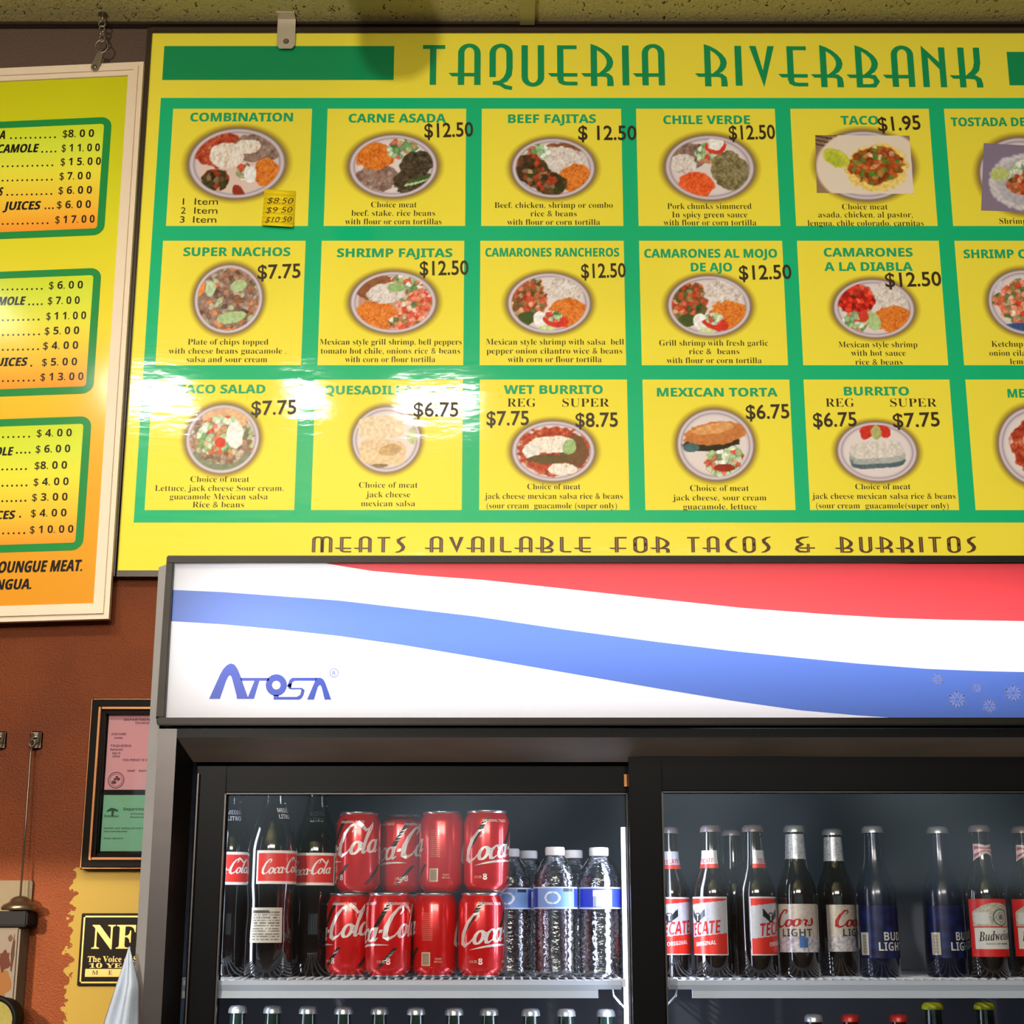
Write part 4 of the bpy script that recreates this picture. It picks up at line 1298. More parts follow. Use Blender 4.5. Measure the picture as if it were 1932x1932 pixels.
# outer shell: chamfered strip, sides, back, top, floor, with a lining inside
for sgn, e in ((-1, FL), (1, FRt)):
    o_ = e + sgn * CH
    mb.face([(e, D + 0.004, 0.1), (e, D + 0.004, ZT - 0.008), (o_, D + 0.03, ZT - 0.008), (o_, D + 0.03, 0.1)][::-sgn], 1)
    mb.box(min(o_, o_ - sgn * 0.03), max(o_, o_ - sgn * 0.03), D + 0.03, BK, 0.1, ZT - 0.008, 0)
mb.box(FL - CH, FRt + CH, BK - 0.04, BK, 0.1, ZT - 0.008, 0)
mb.box(FL - CH, FRt + CH, D + 0.03, BK, ZT - 0.02, ZT - 0.008, 0)
mb.box(FL, FRt, D + 0.02, BK, 0.1, 0.30, 0)
mb.build('cabinet', [M_STEELL, M_STEELL], fr)
mb = MB()
IL, IR, IB, IZT = FL + 0.026, FRt - 0.026, BK - 0.10, 1.735
mb.box(IL - 0.012, IL, D + 0.075, IB, 0.30, IZT)
mb.box(IR, IR + 0.012, D + 0.075, IB, 0.30, IZT)
mb.box(IL, IR, IB, IB + 0.01, 0.30, IZT)
mb.box(IL, IR, D + 0.075, IB, IZT, IZT + 0.01)
mb.box(IL, IR, D + 0.075, IB, 0.30, 0.31)
mb.build('liner', M_LINER, fr)
# face frame: outer steel strip plus splayed inner faces
ox, oz = FL, 1.7685
ix_, iz_ = W(363, 1440, D + 0.045)
ix_ = -0.452; iz_ = 1.727
mb = MB()
sx2 = W(331, 1400, D)[0]
for sgn, e in ((-1, FL), (1, FRt)):
    a = e; b = e - sgn * 0.026; c = e - sgn * 0.042
    q = [(a, D, 0.3), (b, D, 0.3), (b, D, oz), (a, D, oz)]
    mb.face(q if sgn < 0 else q[::-1], 0)
    q = [(b, D, 0.3), (c, D + 0.045, 0.3), (c, D + 0.045, iz_), (b, D, oz - 0.012)]
    mb.face(q if sgn < 0 else q[::-1], 1)
    q = [(a, D, 0.3), (a, D, oz), (a, D + 0.02, oz), (a, D + 0.02, 0.3)]
    mb.face(q, 0)
mb.face([(FL + 0.026, D, oz - 0.012), (FL + 0.042, D + 0.045, iz_), (FRt - 0.042, D + 0.045, iz_), (FRt - 0.026, D, oz - 0.012)], 3)
mb.face([(FL + 0.026, D, oz), (FL + 0.026, D, oz - 0.012), (FRt - 0.026, D, oz - 0.012), (FRt - 0.026, D, oz)], 2)
mb.build('face_frame', [M_STEEL, M_STEELD, M_BLACK, mat('highlight_streak_steel', (112, 102, 94), 0.42, 0.55, var=0.5, vscale=5, stretch=(1, 3, 3))], fr)  # streaky highlights on the header band are put into the last steel's colour
# sign box
sg = MB()
SF = D - 0.012
FWz = 0.0105
sg.box(FL, FRt, SF, D + 0.02, ZT - FWz, ZT)
sg.box(FL, FRt, SF, D + 0.02, ZSB, ZSB + FWz)
sg.box(FL, FL + FWz, SF, D + 0.02, ZSB + FWz, ZT - FWz)
sg.box(FRt - FWz, FRt, SF, D + 0.02, ZSB + FWz, ZT - FWz)
hf = sg.build('header_frame', M_STEELD, fr, bevel=0.0015)
SP = D - 0.004
Wt, Rd, Bl = lin((250, 248, 250)), lin((226, 72, 77)), lin((92, 124, 206))
px0, px1, pz0, pz1 = FL + FWz - 0.001, FRt - FWz + 0.001, ZSB + FWz - 0.001, ZT - FWz + 0.001
XR = px1


def crv(pts):
    P = [W(x, y, SP) for x, y in pts]
    return P


redl = crv([(610, 1067), (700, 1077), (800, 1086), (911, 1094), (1050, 1109), (1240, 1130), (1400, 1147), (1560, 1159), (1680, 1166), (1789, 1169.5), (1932, 1172)])
blut = crv([(322, 1113), (420, 1117), (530, 1125), (640, 1133), (760, 1147), (898, 1163), (1060, 1187), (1240, 1211), (1380, 1228), (1507, 1241), (1620, 1252), (1750, 1262), (1850, 1266), (1932, 1268)])
blub = crv([(318, 1172), (420, 1178), (530, 1188), (640, 1200), (760, 1217), (898, 1240), (1060, 1268), (1240, 1299), (1380, 1322), (1507, 1340), (1620, 1350), (1750, 1358.5), (1850, 1358.6), (1932, 1358.7)])
redl += [(XR, redl[-1][1] - 0.004)]; blut += [(XR, blut[-1][1] + 0.006)]; blub += [(XR, pz0)]
redl[0] = (redl[0][0], pz1)
blut[0] = (px0, blut[0][1]); blub[0] = (px0, blub[0][1])


def interp(c, x, lo=None):
    for (a, za), (b, zb) in zip(c, c[1:]):
        if a <= x <= b: return za + (zb - za) * (x - a) / (b - a)
    return lo


mb = MB()
xsn = [px0 + (px1 - px0) * k / 160 for k in range(161)]
# one tiled sheet: white / red / white / blue / white columns
for a, b in zip(xsn, xsn[1:]):
    def lv(x):
        r_ = interp(redl, x, pz1) if x > redl[0][0] else pz1
        t_ = interp(blut, min(max(x, blut[0][0]), XR)); bb = max(pz0, interp(blub, min(max(x, blub[0][0]), XR)))
        return [pz1, r_, t_, bb, pz0]
    la, lb_ = lv(a), lv(b)
    for k, c in enumerate((Rd, Wt, Bl, Wt)):
        if la[k] - la[k + 1] < 1e-6 and lb_[k] - lb_[k + 1] < 1e-6: continue
        mb.face([(a, SP, la[k + 1]), (b, SP, lb_[k + 1]), (b, SP, lb_[k]), (a, SP, la[k])], 0, c)
hp = mb.build('header_panel', M_SIGN, fr)
# logo on the header
LB = lin((58, 88, 200))
Yl = SP - 0.0006


def lg(pts):
    return [(*(lambda q: (q[0], Yl, q[1]))(W(380 + x / 6.9, 1230 + y / 6.9, Yl)),) for x, y in pts]


mb = MB()


def lgpoly(pts):
    mb.face(lg(pts)[::-1], 0, LB)


def lgstrip(o_, i_):
    for k in range(len(o_) - 1): lgpoly([o_[k], o_[k + 1], i_[k + 1], i_[k]])


# first A
lgstrip([(100, 612), (240, 300), (285, 220), (330, 172), (385, 148), (430, 165), (470, 220), (500, 290), (605, 590), (612, 612)],
        [(240, 612), (320, 385), (345, 330), (360, 312), (372, 305), (384, 312), (396, 335), (405, 370), (455, 560), (462, 612)])
# T
lgpoly([(505, 338), (880, 338), (880, 376), (520, 376)])
lgpoly([(690, 376), (755, 376), (685, 612), (595, 612)])
# O
lgstrip([(975 + 138 * cos(a), 432 + 142 * sin(a)) for a in [2 * pi * k / 28 for k in range(29)]], [(975 + 55 * cos(a), 432 + 56 * sin(a)) for a in [2 * pi * k / 28 for k in range(29)]])
# S with its long bars
lgpoly([(940, 560), (1010, 560), (1005, 585), (1240, 585), (1270, 622), (940, 622)])
lgpoly([(1240, 585), (1285, 560), (1305, 490), (1345, 500), (1330, 560), (1305, 605), (1270, 622)])
lgpoly([(1165, 468), (1310, 468), (1345, 500), (1305, 500), (1290, 488), (1165, 488)])
lgpoly([(1110, 440), (1170, 400), (1170, 488), (1140, 480)])
lgpoly([(1118, 440), (1150, 360), (1185, 336), (1500, 336), (1490, 376), (1215, 376), (1185, 395), (1165, 470)])
# last A
lgstrip([(1375, 622), (1480, 376), (1490, 336), (1550, 336), (1585, 355), (1612, 400), (1690, 622)],
        [(1465, 622), (1515, 460), (1535, 435), (1543, 432), (1552, 436), (1565, 460), (1605, 622)])
# registered mark
lgstrip([(1727 + 58 * cos(a), 274 + 60 * sin(a)) for a in [2 * pi * k / 20 for k in range(21)]], [(1727 + 50 * cos(a), 274 + 52 * sin(a)) for a in [2 * pi * k / 20 for k in range(21)]])
put_text(mb, 'R', 'sans', (380 + 1706 / 6.9, 1230 + 304 / 6.9), (380 + 1752 / 6.9, 1230 + 304 / 6.9), 8.5, Yl, LB)
mb.build('logo', M_SIGN, hp)
mb = MB()
SWh = lin((235, 236, 255))
for sx3, sy3, rr_ in ((1769, 1282, 12.5), (1806, 1320, 17.5), (1843, 1298, 10.5), (1867, 1332, 14.5), (1912, 1308, 17)):
    q0 = W(sx3, sy3, Yl); R_ = rr_ / 1385.0
    def seg(a, b, w):
        for p in ribbon([a, b], w): mb.face([(q0[0] + u, Yl, q0[1] + v) for u, v in p], 0, SWh)
    for k in range(6):
        t = pi / 2 + k * pi / 3
        d = Vector((cos(t), sin(t)))
        for off in (-0.30, 0.30):
            e = Vector((cos(t + off), sin(t + off)))
            seg(tuple(d * R_ * 0.35), tuple(e * R_ * 0.78), R_ * 0.13)
            seg(tuple(e * R_ * 0.78), tuple(d * R_ * 0.93), R_ * 0.11)
        c8 = arc(d.x * R_ * 0.92, d.y * R_ * 0.92, R_ * 0.13, R_ * 0.13, 0, 360, 8)[:-1]
        mb.face([(q0[0] + u, Yl, q0[1] + v) for u, v in c8], 0, SWh)
        t2 = t + pi / 3
        seg(tuple(d * R_ * 0.32), tuple(Vector((cos(t2), sin(t2))) * R_ * 0.32), R_ * 0.09)
mb.build('snowflake_print', M_SIGN, hp)
# lamp housing behind the header and its tubes
mb = MB()
hy = D + 0.10
mb.box(FL + 0.004, FRt - 0.004, hy, hy + 0.005, ZSB + 0.004, ZT - 0.012)
mb.box(FL + 0.004, FRt - 0.004, D + 0.021, hy, ZSB + 0.003, ZSB + 0.007)
mb.box(FL + 0.004, FRt - 0.004, D + 0.021, hy, ZT - 0.016, ZT - 0.012)
mb.box(FL + 0.004, FL + 0.008, D + 0.021, hy, ZSB + 0.007, ZT - 0.016)
mb.box(FRt - 0.008, FRt - 0.004, D + 0.021, hy, ZSB + 0.007, ZT - 0.016)
mb.build('lamp_housing', M_WIRE, fr)
for zz, pw in ((1.920, 0.84), (1.885, 0.44)):
    area_light('header_tube', (CX, D + 0.088, zz), (CX, D - 1, zz), 1.24, 0.03, pw, (0.96, 0.97, 1.0))

# sliding doors
GY = D + 0.062


def door(x0, x1, gx0, gx1, gz1, y, nm):
    d_ = MB()
    zt = 1.735; zb = 0.31
    d_.box(x0, gx0, y, y + 0.022, zb, zt)
    d_.box(gx1, x1, y, y + 0.022, zb, zt)
    d_.box(gx0, gx1, y, y + 0.022, gz1, zt)
    d_.box(gx0, gx1, y, y + 0.022, zb, 0.40)
    fo = d_.build('sliding_door', M_BLACK, fr, bevel=0.002)
    g_ = MB()
    g_.face([(gx0, y + 0.010, 0.40), (gx1, y + 0.010, 0.40), (gx1, y + 0.010, gz1), (gx0, y + 0.010, gz1)])
    g_.build('glass_pane', M_DOORGLASS, fo)
    e_ = MB()
    e_.box(gx0 - 0.0005, gx0 + 0.0016, y - 0.0012, y + 0.006, 0.40, gz1)
    e_.box(gx0, gx1, y - 0.0012, y + 0.006, gz1 - 0.0012, gz1 + 0.0004)
    e_.box(gx1 - 0.0012, gx1 + 0.0004, y - 0.0012, y + 0.006, 0.40, gz1)
    e_.build('glazing_bead', M_STEEL, fo)
    return fo


gl0, gz = W(425, 1497, GY)
gl1 = W(1183, 1497, GY)[0]
g2 = W(1245, 1497, GY)[0]
xd0 = FL + 0.043
door(xd0, gl1 + 0.016, gl0, gl1, gz, GY, 'l')
door(W(1187, 1500, GY - 0.03)[0], FRt - 0.043, g2, FRt - 0.10, gz, GY - 0.028, 'r')
mb = MB(); mb.box(xd0 + 0.004, xd0 + 0.006, GY - 0.008, GY + 0.001, 0.35, 1.712)
mb.build('door_track', M_STEEL, fr)
bxx, bzz = W(1180, 1472, GY - 0.004)
mb = MB(); mb.box(bxx - 0.002, bxx + 0.002, GY - 0.006, GY + 0.001, bzz - 0.009, bzz + 0.008)
mb.build('door_stop', M_GOLDW, fr)
# LED tubes on the inside of the middle post
for xx, nm in ((gl1 - 0.004, 'l'), (g2 + 0.003, 'r')):
    mb = MB(); mb.box(xx - (0.003 if nm == 'l' else 0.001), xx + (0.004 if nm == 'l' else 0.001), GY + 0.030, GY + 0.040, 0.45, gz - 0.045)
    mb.build('light_tube', M_LED, fr)
area_light('fridge_led', (gl1 - 0.012, GY + 0.034, 1.3), (gl1 - 0.45, GY + 0.26, 1.3), 0.02, 0.75, 1.15, (0.72, 0.80, 1.0))
area_light('fridge_led', (g2 + 0.016, GY + 0.034, 1.3), (g2 + 0.45, GY + 0.26, 1.3), 0.02, 0.75, 0.8, (0.72, 0.80, 1.0))
area_light('fridge_led', (gl0 - 0.02, GY + 0.034, 1.3), (gl0 + 0.45, GY + 0.20, 1.3), 0.02, 0.75, 0.7, (0.80, 0.86, 1.0))
mb = MB(); mb.box(gl1 + 0.0, g2 + 0.002, GY + 0.026, GY + 0.060, 0.31, 1.73)
mb.build('middle_post', M_BLACK, fr)

# shelves
SH = 1.4335; SHF = 2.262


def shelf(x0, x1, z, nl, nr):
    s_ = MB()
    n = int((x1 - x0) / 0.0125)
    for k in range(n + 1):
        x = x0 + (x1 - x0) * k / n
        s_.tube([(x, SHF + 0.006, z - 0.0018), (x, IB - 0.03, z - 0.0018)], 0.0017, 6)
    for y in (SHF + 0.02, 2.5, IB - 0.04): s_.tube([(x0, y, z - 0.005), (x1, y, z - 0.005)], 0.0025, 6)
    so_ = s_.build('wire_shelf', M_WIRE, fr)
    r_ = MB()
    zb = z - 0.0265; zt = z - 0.0030
    a0 = x0 + (0.032 if nl else 0.0); a1 = x1 - (0.032 if nr else 0.0)
    pr_ = [(SHF - 0.004, zt), (SHF - 0.006, zt - 0.006), (SHF - 0.002, zt - 0.014), (SHF - 0.005, zb), (SHF + 0.003, zb), (SHF + 0.003, zt)]
    for (A, B, top_only) in ((a0, a1, False), (x0, a0, True), (a1, x1, True)):
        if B - A < 1e-4: continue
        pp = pr_ if not top_only else [(SHF - 0.004, zt), (SHF - 0.006, zt - 0.006), (SHF - 0.003, zt - 0.012), (SHF + 0.003, zt - 0.012), (SHF + 0.003, zt)]
        m = len(pp)
        vs = [(A, y, q) for y, q in pp] + [(B, y, q) for y, q in pp]
        r_.mesh(vs, [(i, (i + 1) % m, (i + 1) % m + m, i + m) for i in range(m)] + [tuple(range(m))[::-1], tuple(range(m, 2 * m))])
    ro = r_.build('price_rail', M_RAIL, so_)
    b_ = MB()
    for side, xx, sg_ in ((nl, x0, 1), (nr, x1, -1)):
        if not side: continue
        b_.tube([(xx, SHF + 0.006, z - 0.010), (xx + sg_ * 0.012, SHF + 0.004, z - 0.013), (xx + sg_ * 0.010, SHF + 0.01, z - 0.024), (xx - sg_ * 0.014, SHF + 0.02, z - 0.050)], 0.0014, 6)
        b_.box(min(xx - sg_ * 0.006, xx + sg_ * 0.012), max(xx - sg_ * 0.006, xx + sg_ * 0.012), SHF - 0.001, SHF + 0.012, z - 0.012, z - 0.001)
    if b_.v: b_.build('shelf_clip', M_CAPW, so_)
    return so_


lx1 = W(1172, 1860, SHF)[0]; rx0 = W(1262, 1860, SHF)[0]
shelf(IL + 0.004, lx1, SH, False, True)
shelf(rx0, IR - 0.004, SH, True, False)
SH2 = 1.171
shelf(IL + 0.004, lx1, SH2, False, True)
shelf(rx0, IR - 0.004, SH2, True, False)


# ------------------------------------------------------------------ drinks
def rfun(prof):
    zs = [p[1] for p in prof]; rs = [p[0] for p in prof]
    return lambda z: float(np.interp(z, zs, rs))


def wrap(name, rf, th0, th1, z0, z1, func, material, parent, n=(48, 40), eps=0.0004):
    nx, ny = n
    u, v = np.meshgrid(np.linspace(0, 1, nx), np.linspace(0, 1, ny))
    P = np.zeros((ny, nx, 3))
    for j in range(ny):
        z = z0 + (z1 - z0) * j / (ny - 1); r = rf(z) + eps
        a = th0 + (th1 - th0) * u[j]
        P[j, :, 0] = r * np.sin(a); P[j, :, 1] = -r * np.cos(a); P[j, :, 2] = z
    return grid_print(name, P, func(u, v), np.ones((ny - 1, nx - 1), bool), material, parent)


def px_x(px, Y, z=1.5):
    zc = Y * cos(PITCH) + (z - EYE) * sin(PITCH)
    return (px - 966) / FPX * zc


# --- red soda can
CANH = 0.1155; CR = 0.0325


def make_can():
    root = empty('soda_can')
    prof = [(0.0255, 0.003), (0.0300, 0.008), (CR, 0.014), (CR, 0.099), (0.0310, 0.104), (0.0278, 0.1115)]
    rf = rfun(prof)
    RED = lin((214, 22, 24)); WHT = lin((242, 236, 232)); DK = lin((52, 44, 38)); CRM = lin((236, 216, 180))
    b = MB()
    fine = [(prof[0][0], prof[0][1])]
    b.lathe(prof, 56, cap0=False, cap1=False, col=RED)
    def ct(s, sty, th, w, z, cap, col, **k): text_cyl(b, s, sty, rf, th, w, z, cap, col, **k)
    script_cyl(b, 'Coca-Cola', rf, 0.0, 0.140, 0.0500, 0.043, WHT, slope=0.12, swash=True)
    for t in (-1.1, 0.5):
        ct('ORIGINAL TASTE', 'bold', t + 0.35, 0.036, 0.0985, 0.0035, WHT)
        # dark slanting ribbon
        for (tt, zz0, zz1, w_) in ((t - 0.75, 0.066, 0.104, 0.007), (t + 1.05, 0.012, 0.040, 0.006)):
            for k in range(8):
                f0, f1 = k / 8, (k + 1) / 8
                q = []
                for f_, s_ in ((f0, -1), (f0, 1), (f1, 1), (f1, -1)):
                    z = zz0 + (zz1 - zz0) * f_; a = tt + 0.75 * f_ + s_ * w_ / 2 / CR; r = rf(z) + 0.0004
                    q.append((r * sin(a), -r * cos(a), z))
                b.face(q, 0, DK)
        ct('8', 'bold', t - 0.1, 0.006, 0.018, 0.008, WHT); ct('12 FL OZ', 'med', t - 0.42, 0.011, 0.020, 0.0032, CRM)
    # swash under the script
    for k in range(10):
        f0, f1 = k / 10, (k + 1) / 10
        q = []
        for f_, s_ in ((f0, -1), (f1, -1), (f1, 1), (f0, 1)):
            u = -0.056 + 0.070 * f_; z = 0.0425 + 0.10 * u + 0.003 * sin(f_ * pi) + s_ * 0.0016 * sin(f_ * pi) + 0.0; a = u / CR; r = rf(z) + 0.0006
            q.append((r * sin(a), -r * cos(a), z))
        b.face(q, 0, WHT)
    # barcode and small print between the two faces
    for t in (2.75,):
        def pt_(u, z): a = t + u / CR; r = rf(z) + 0.0004; return (r * sin(a), -r * cos(a), z)
        for k in range(14):
            text_cyl(b, 'NUTRITION FACTS SERVING', 'sans', rf, t + 0.05, 0.015, 0.050 + k * 0.0028, 0.0014, lin((244, 190, 160)))
        text_cyl(b, 'RECYCLE', 'med', rf, t + 0.55, 0.011, 0.020, 0.0022, CRM)
        text_cyl(b, 'PLEASE', 'med', rf, t + 0.55, 0.009, 0.024, 0.0022, CRM)
    body = b.build('can_body', M_CAN, root)
    def fbar(u, v):
        col = np.zeros(u.shape + (3,)) + np.array((232, 214, 180), float)
        col[(np.floor(v * 30) % 2 == 0) & (u > 0.14) & (u < 0.86) & (v > 0.08) & (v < 0.92)] = (60, 48, 40)
        return col
    wrap('barcode', rf, 2.75 - 0.2, 2.75 + 0.2, 0.0155, 0.034, fbar, M_CAN, body, (14, 61), eps=0.0006)
    m = MB()
    m.lathe([(0.0278, 0.1115), (0.0290, 0.1135), (0.0288, 0.1155), (0.0272, 0.1155), (0.0262, 0.1105), (0.008, 0.1105)], 40, cap0=False)
    m.build('lid', M_SILVER, root)
    m = MB()
    m.lathe([(0.015, 0.006), (0.0225, 0.0), (0.0240, 0.0), (0.0256, 0.003)], 40, cap1=False)
    m.build('can_base', M_SILVER, root)
    return root


def place(proto, first, px, Y, z, rz, label, group, cat):
    o = proto if first else copy_tree(proto)
    o.location = (px_x(px, Y, z + 0.06), Y, z)
    o.rotation_euler = (0, 0, rz)
    o['label'] = label; o['category'] = cat
    if group: o['group'] = group
    return o


can = make_can()
GC = 'stacked red soda cans'
cans = [
    (658, 2.337, 0, radians(-58), 'red soda can at the lower left of the stack, beside the cola bottles'),
    (733, 2.300, 0, radians(-18), 'second red soda can in the bottom row, large white script across its middle'),
    (821, 2.320, 0, radians(182), 'third red soda can in the bottom row, showing its barcode and small print'),
    (908, 2.300, 0, radians(68), 'rightmost red soda can in the bottom row, beside the water bottles'),
    (676, 2.337, 1, radians(-62), 'red soda can at the top left of the stack'),
    (757, 2.386, 1, radians(-5), 'dim red soda can set back in the top row, second from left'),
    (834, 2.325, 1, radians(184), 'third red soda can in the top row, small print and barcode facing out'),
    (918, 2.303, 1, radians(66), 'rightmost red soda can in the top row'),
]
for k, (px, Y, lvl, rz, lab) in enumerate(cans):
    place(can, k == 0, px, Y, SH + lvl * CANH, rz, lab, GC, 'soda can')
o = place(can, False, 757, 2.385, SH, radians(-30), 'red soda can mostly hidden behind the bottom row of the stack', GC, 'soda can')

# --- glass cola bottles
def make_cola():
    root = empty('cola_bottle')
    prof = [(0.030, 0.0), (0.0345, 0.005), (0.0345, 0.060), (0.0330, 0.085), (0.0335, 0.105), (0.0355, 0.125), (0.0355, 0.176), (0.0340, 0.187), (0.0290, 0.205), (0.0230, 0.222), (0.0185, 0.236)]
    rf = rfun(prof)
    b = MB(); b.lathe(prof, 48, cap1=True); b.build('filled_body', M_COLA, root)
    n = MB(); n.lathe([(0.0185, 0.2362), (0.0155, 0.250), (0.0138, 0.268), (0.0138, 0.278)], 40, cap0=False, cap1=False)
    n.build('clear_neck', M_NECK, root)
    c = MB(); c.lathe([(0.0158, 0.276), (0.0158, 0.281), (0.0125, 0.285)], 21, cap0=False); c.build('crown_cap', M_CAPS, root)
    WHT = (238, 228, 224); RED = (220, 36, 22)
    def f(u, v):
        col = np.zeros(u.shape + (3,)) + np.array(RED, float)
        e = (v > 0.93) | (v < 0.07) | (u < 0.03) | (u > 0.97)
        col[e] = WHT
        return col
    lb2 = wrap('front_label', rf, -1.15, 1.15, 0.1275, 0.174, f, M_LABEL, root, (48, 44))
    t = MB(); script_cyl(t, 'Coca-Cola', rf, 0, 0.064, 0.1425, 0.0205, lin(WHT), slope=0.06, eps=0.0009, swash=True)
    t.build('label_script', M_LABEL, lb2)
    def fw(u, v):
        col = np.zeros(u.shape + (3,)) + np.array((196, 190, 176), float)
        ln = (np.floor(v * 26) % 2 == 0) & (u > 0.08) & (u < 0.92) & (v > 0.06) & (v < 0.92) & (vnoise(u * 40, np.floor(v * 26) * 3.1, 4) > 0.3)
        col[ln] = (110, 104, 98)
        col[(v > 0.84) & (v < 0.92) & (u > 0.06) & (u < 0.6)] = (70, 66, 64)
        return col
    wrap('nutrition_sticker', rf, -0.72, 0.68, 0.047, 0.095, fw, M_LABEL, root, (44, 60))
    wrap('back_label', rf, 3.0, 3.55, 0.130, 0.172, fw, M_LABEL, root, (20, 44))
    t = MB()
    for th in (0.25,):
        text_cyl(t, 'MEDIO', 'bold', rf, th, 0.021, 0.2285, 0.0062, lin((214, 218, 230)))
        text_cyl(t, 'LITRO', 'bold', rf, th, 0.020, 0.2195, 0.0062, lin((214, 218, 230)))
    t.build('neck_print', M_PAPER, root)
    return root


cb = make_cola()
GB_ = 'glass cola bottles with red labels'
place(cb, True, 508, 2.31, SH, radians(38), 'glass cola bottle with a bright red label and grey nutrition sticker', GB_, 'glass bottle')
place(cb, False, 428, 2.356, SH, radians(5), 'glass cola bottle at far left, half hidden by the door frame', GB_, 'glass bottle')
place(cb, False, 591, 2.385, SH - 0.0, radians(-6), 'dim glass cola bottle standing back beside the red can stack', GB_, 'glass bottle')
# small turn: the sticker of the front bottle faces the room, that of the others faces away
for o in list(bpy.data.objects):
    if o.name.startswith('nutrition_sticker') and o.parent is not None:
        o.rotation_euler = (0, 0, radians(-38) if o.parent == cb else pi)


# --- water bottles
def make_water():
    root = empty('water_bottle')
    prof = [(0.027, 0.0), (0.0315, 0.005)]
    z = 0.010
    while z < 0.092:
        prof += [(0.0318, z), (0.0300, z + 0.005)]; z += 0.0105
    prof += [(0.0312, 0.0935), (0.0312, 0.124), (0.0322, 0.128), (0.0300, 0.140), (0.0230, 0.154), (0.0145, 0.166), (0.0128, 0.167), (0.0128, 0.170)]
    rf = rfun(prof)
    b = MB(); b.lathe(prof, 44, cap1=False); b.build('clear_body', M_PET, root)
    c = MB(); c.lathe([(0.0138, 0.1685), (0.0142, 0.170), (0.0142, 0.178), (0.0132, 0.180)], 28); c.build('screw_cap', M_CAPW, root)
    def f(u, v):
        col = np.zeros(u.shape + (3,)) + np.array((46, 62, 176), float)
        pale = (u > 0.30) & (u < 0.60)
        col[pale] = (122, 160, 222)
        bar = (u > 0.72) & (u < 0.86) & (v > 0.1) & (v < 0.85)
        col[bar] = (206, 208, 214)
        st = bar & (np.floor(u * 260) % 2 == 0) & (v < 0.6)
        col[st] = (96, 96, 110)
        d = (u - 0.42) ** 2 * 26 + (v - 0.5) ** 2
        col[(d < 0.09) & (d > 0.05)] = (232, 238, 250)
        col[(u > 0.5) & (u < 0.58) & (v > 0.78)] = (40, 44, 60)
        col[(v > 0.95) | (v < 0.05)] = (206, 214, 238)
        return col
    wrap('wrap_label', rf, -pi, pi, 0.0935, 0.1235, f, M_LABEL, root, (200, 26), eps=0.0005)
    return root


wb = make_water()
GW = 'clear plastic water bottles with blue labels'
for k, (px, Y, rz, lab) in enumerate([
    (1048, 2.31, 20, 'clear water bottle front and middle of its group, pale blue label panel forward'),
    (1132, 2.325, -100, 'clear water bottle at the right end of the shelf beside the light strip'),
    (997, 2.422, -100, 'clear water bottle set back between the red cans and the front one'),
    (962, 2.360, 20, 'clear water bottle mostly hidden behind the right edge of the red cans'),
    (1083, 2.405, 60, 'clear water bottle standing in the gap behind the two front bottles')]):
    place(wb, k == 0, px, Y, SH, radians(rz), lab, GW, 'water bottle')


# --- beers
BP = [(0.0255, 0.0), (0.0285, 0.004), (0.0285, 0.112), (0.0275, 0.122), (0.0230, 0.136), (0.0170, 0.150), (0.0142, 0.165), (0.0130, 0.190), (0.0122, 0.204)]
BRF = rfun(BP)


def crown(root, m):
    c = MB()
    n = 42
    vs = []
    for r, z, amp in ((0.0150, 0.201, 0.0011), (0.0146, 0.207, 0.0006), (0.0120, 0.2105, 0), (0.0, 0.2115, 0)):
        for k in range(n):
            a = 2 * pi * k / n; rr2 = r + amp * (1 if k % 2 else -1)
            vs.append((rr2 * sin(a), -rr2 * cos(a), z))
    c.mesh(vs, [(i * n + k, i * n + (k + 1) % n, (i + 1) * n + (k + 1) % n, (i + 1) * n + k) for i in range(3) for k in range(n)], 0, None, True)
    return c.build('crown_cap', m, root)


def beer(name, glass, cap):
    root = empty(name)
    b = MB(); b.lathe(BP, 44); b.build('bottle_body', glass, root)
    crown(root, cap)
    return root


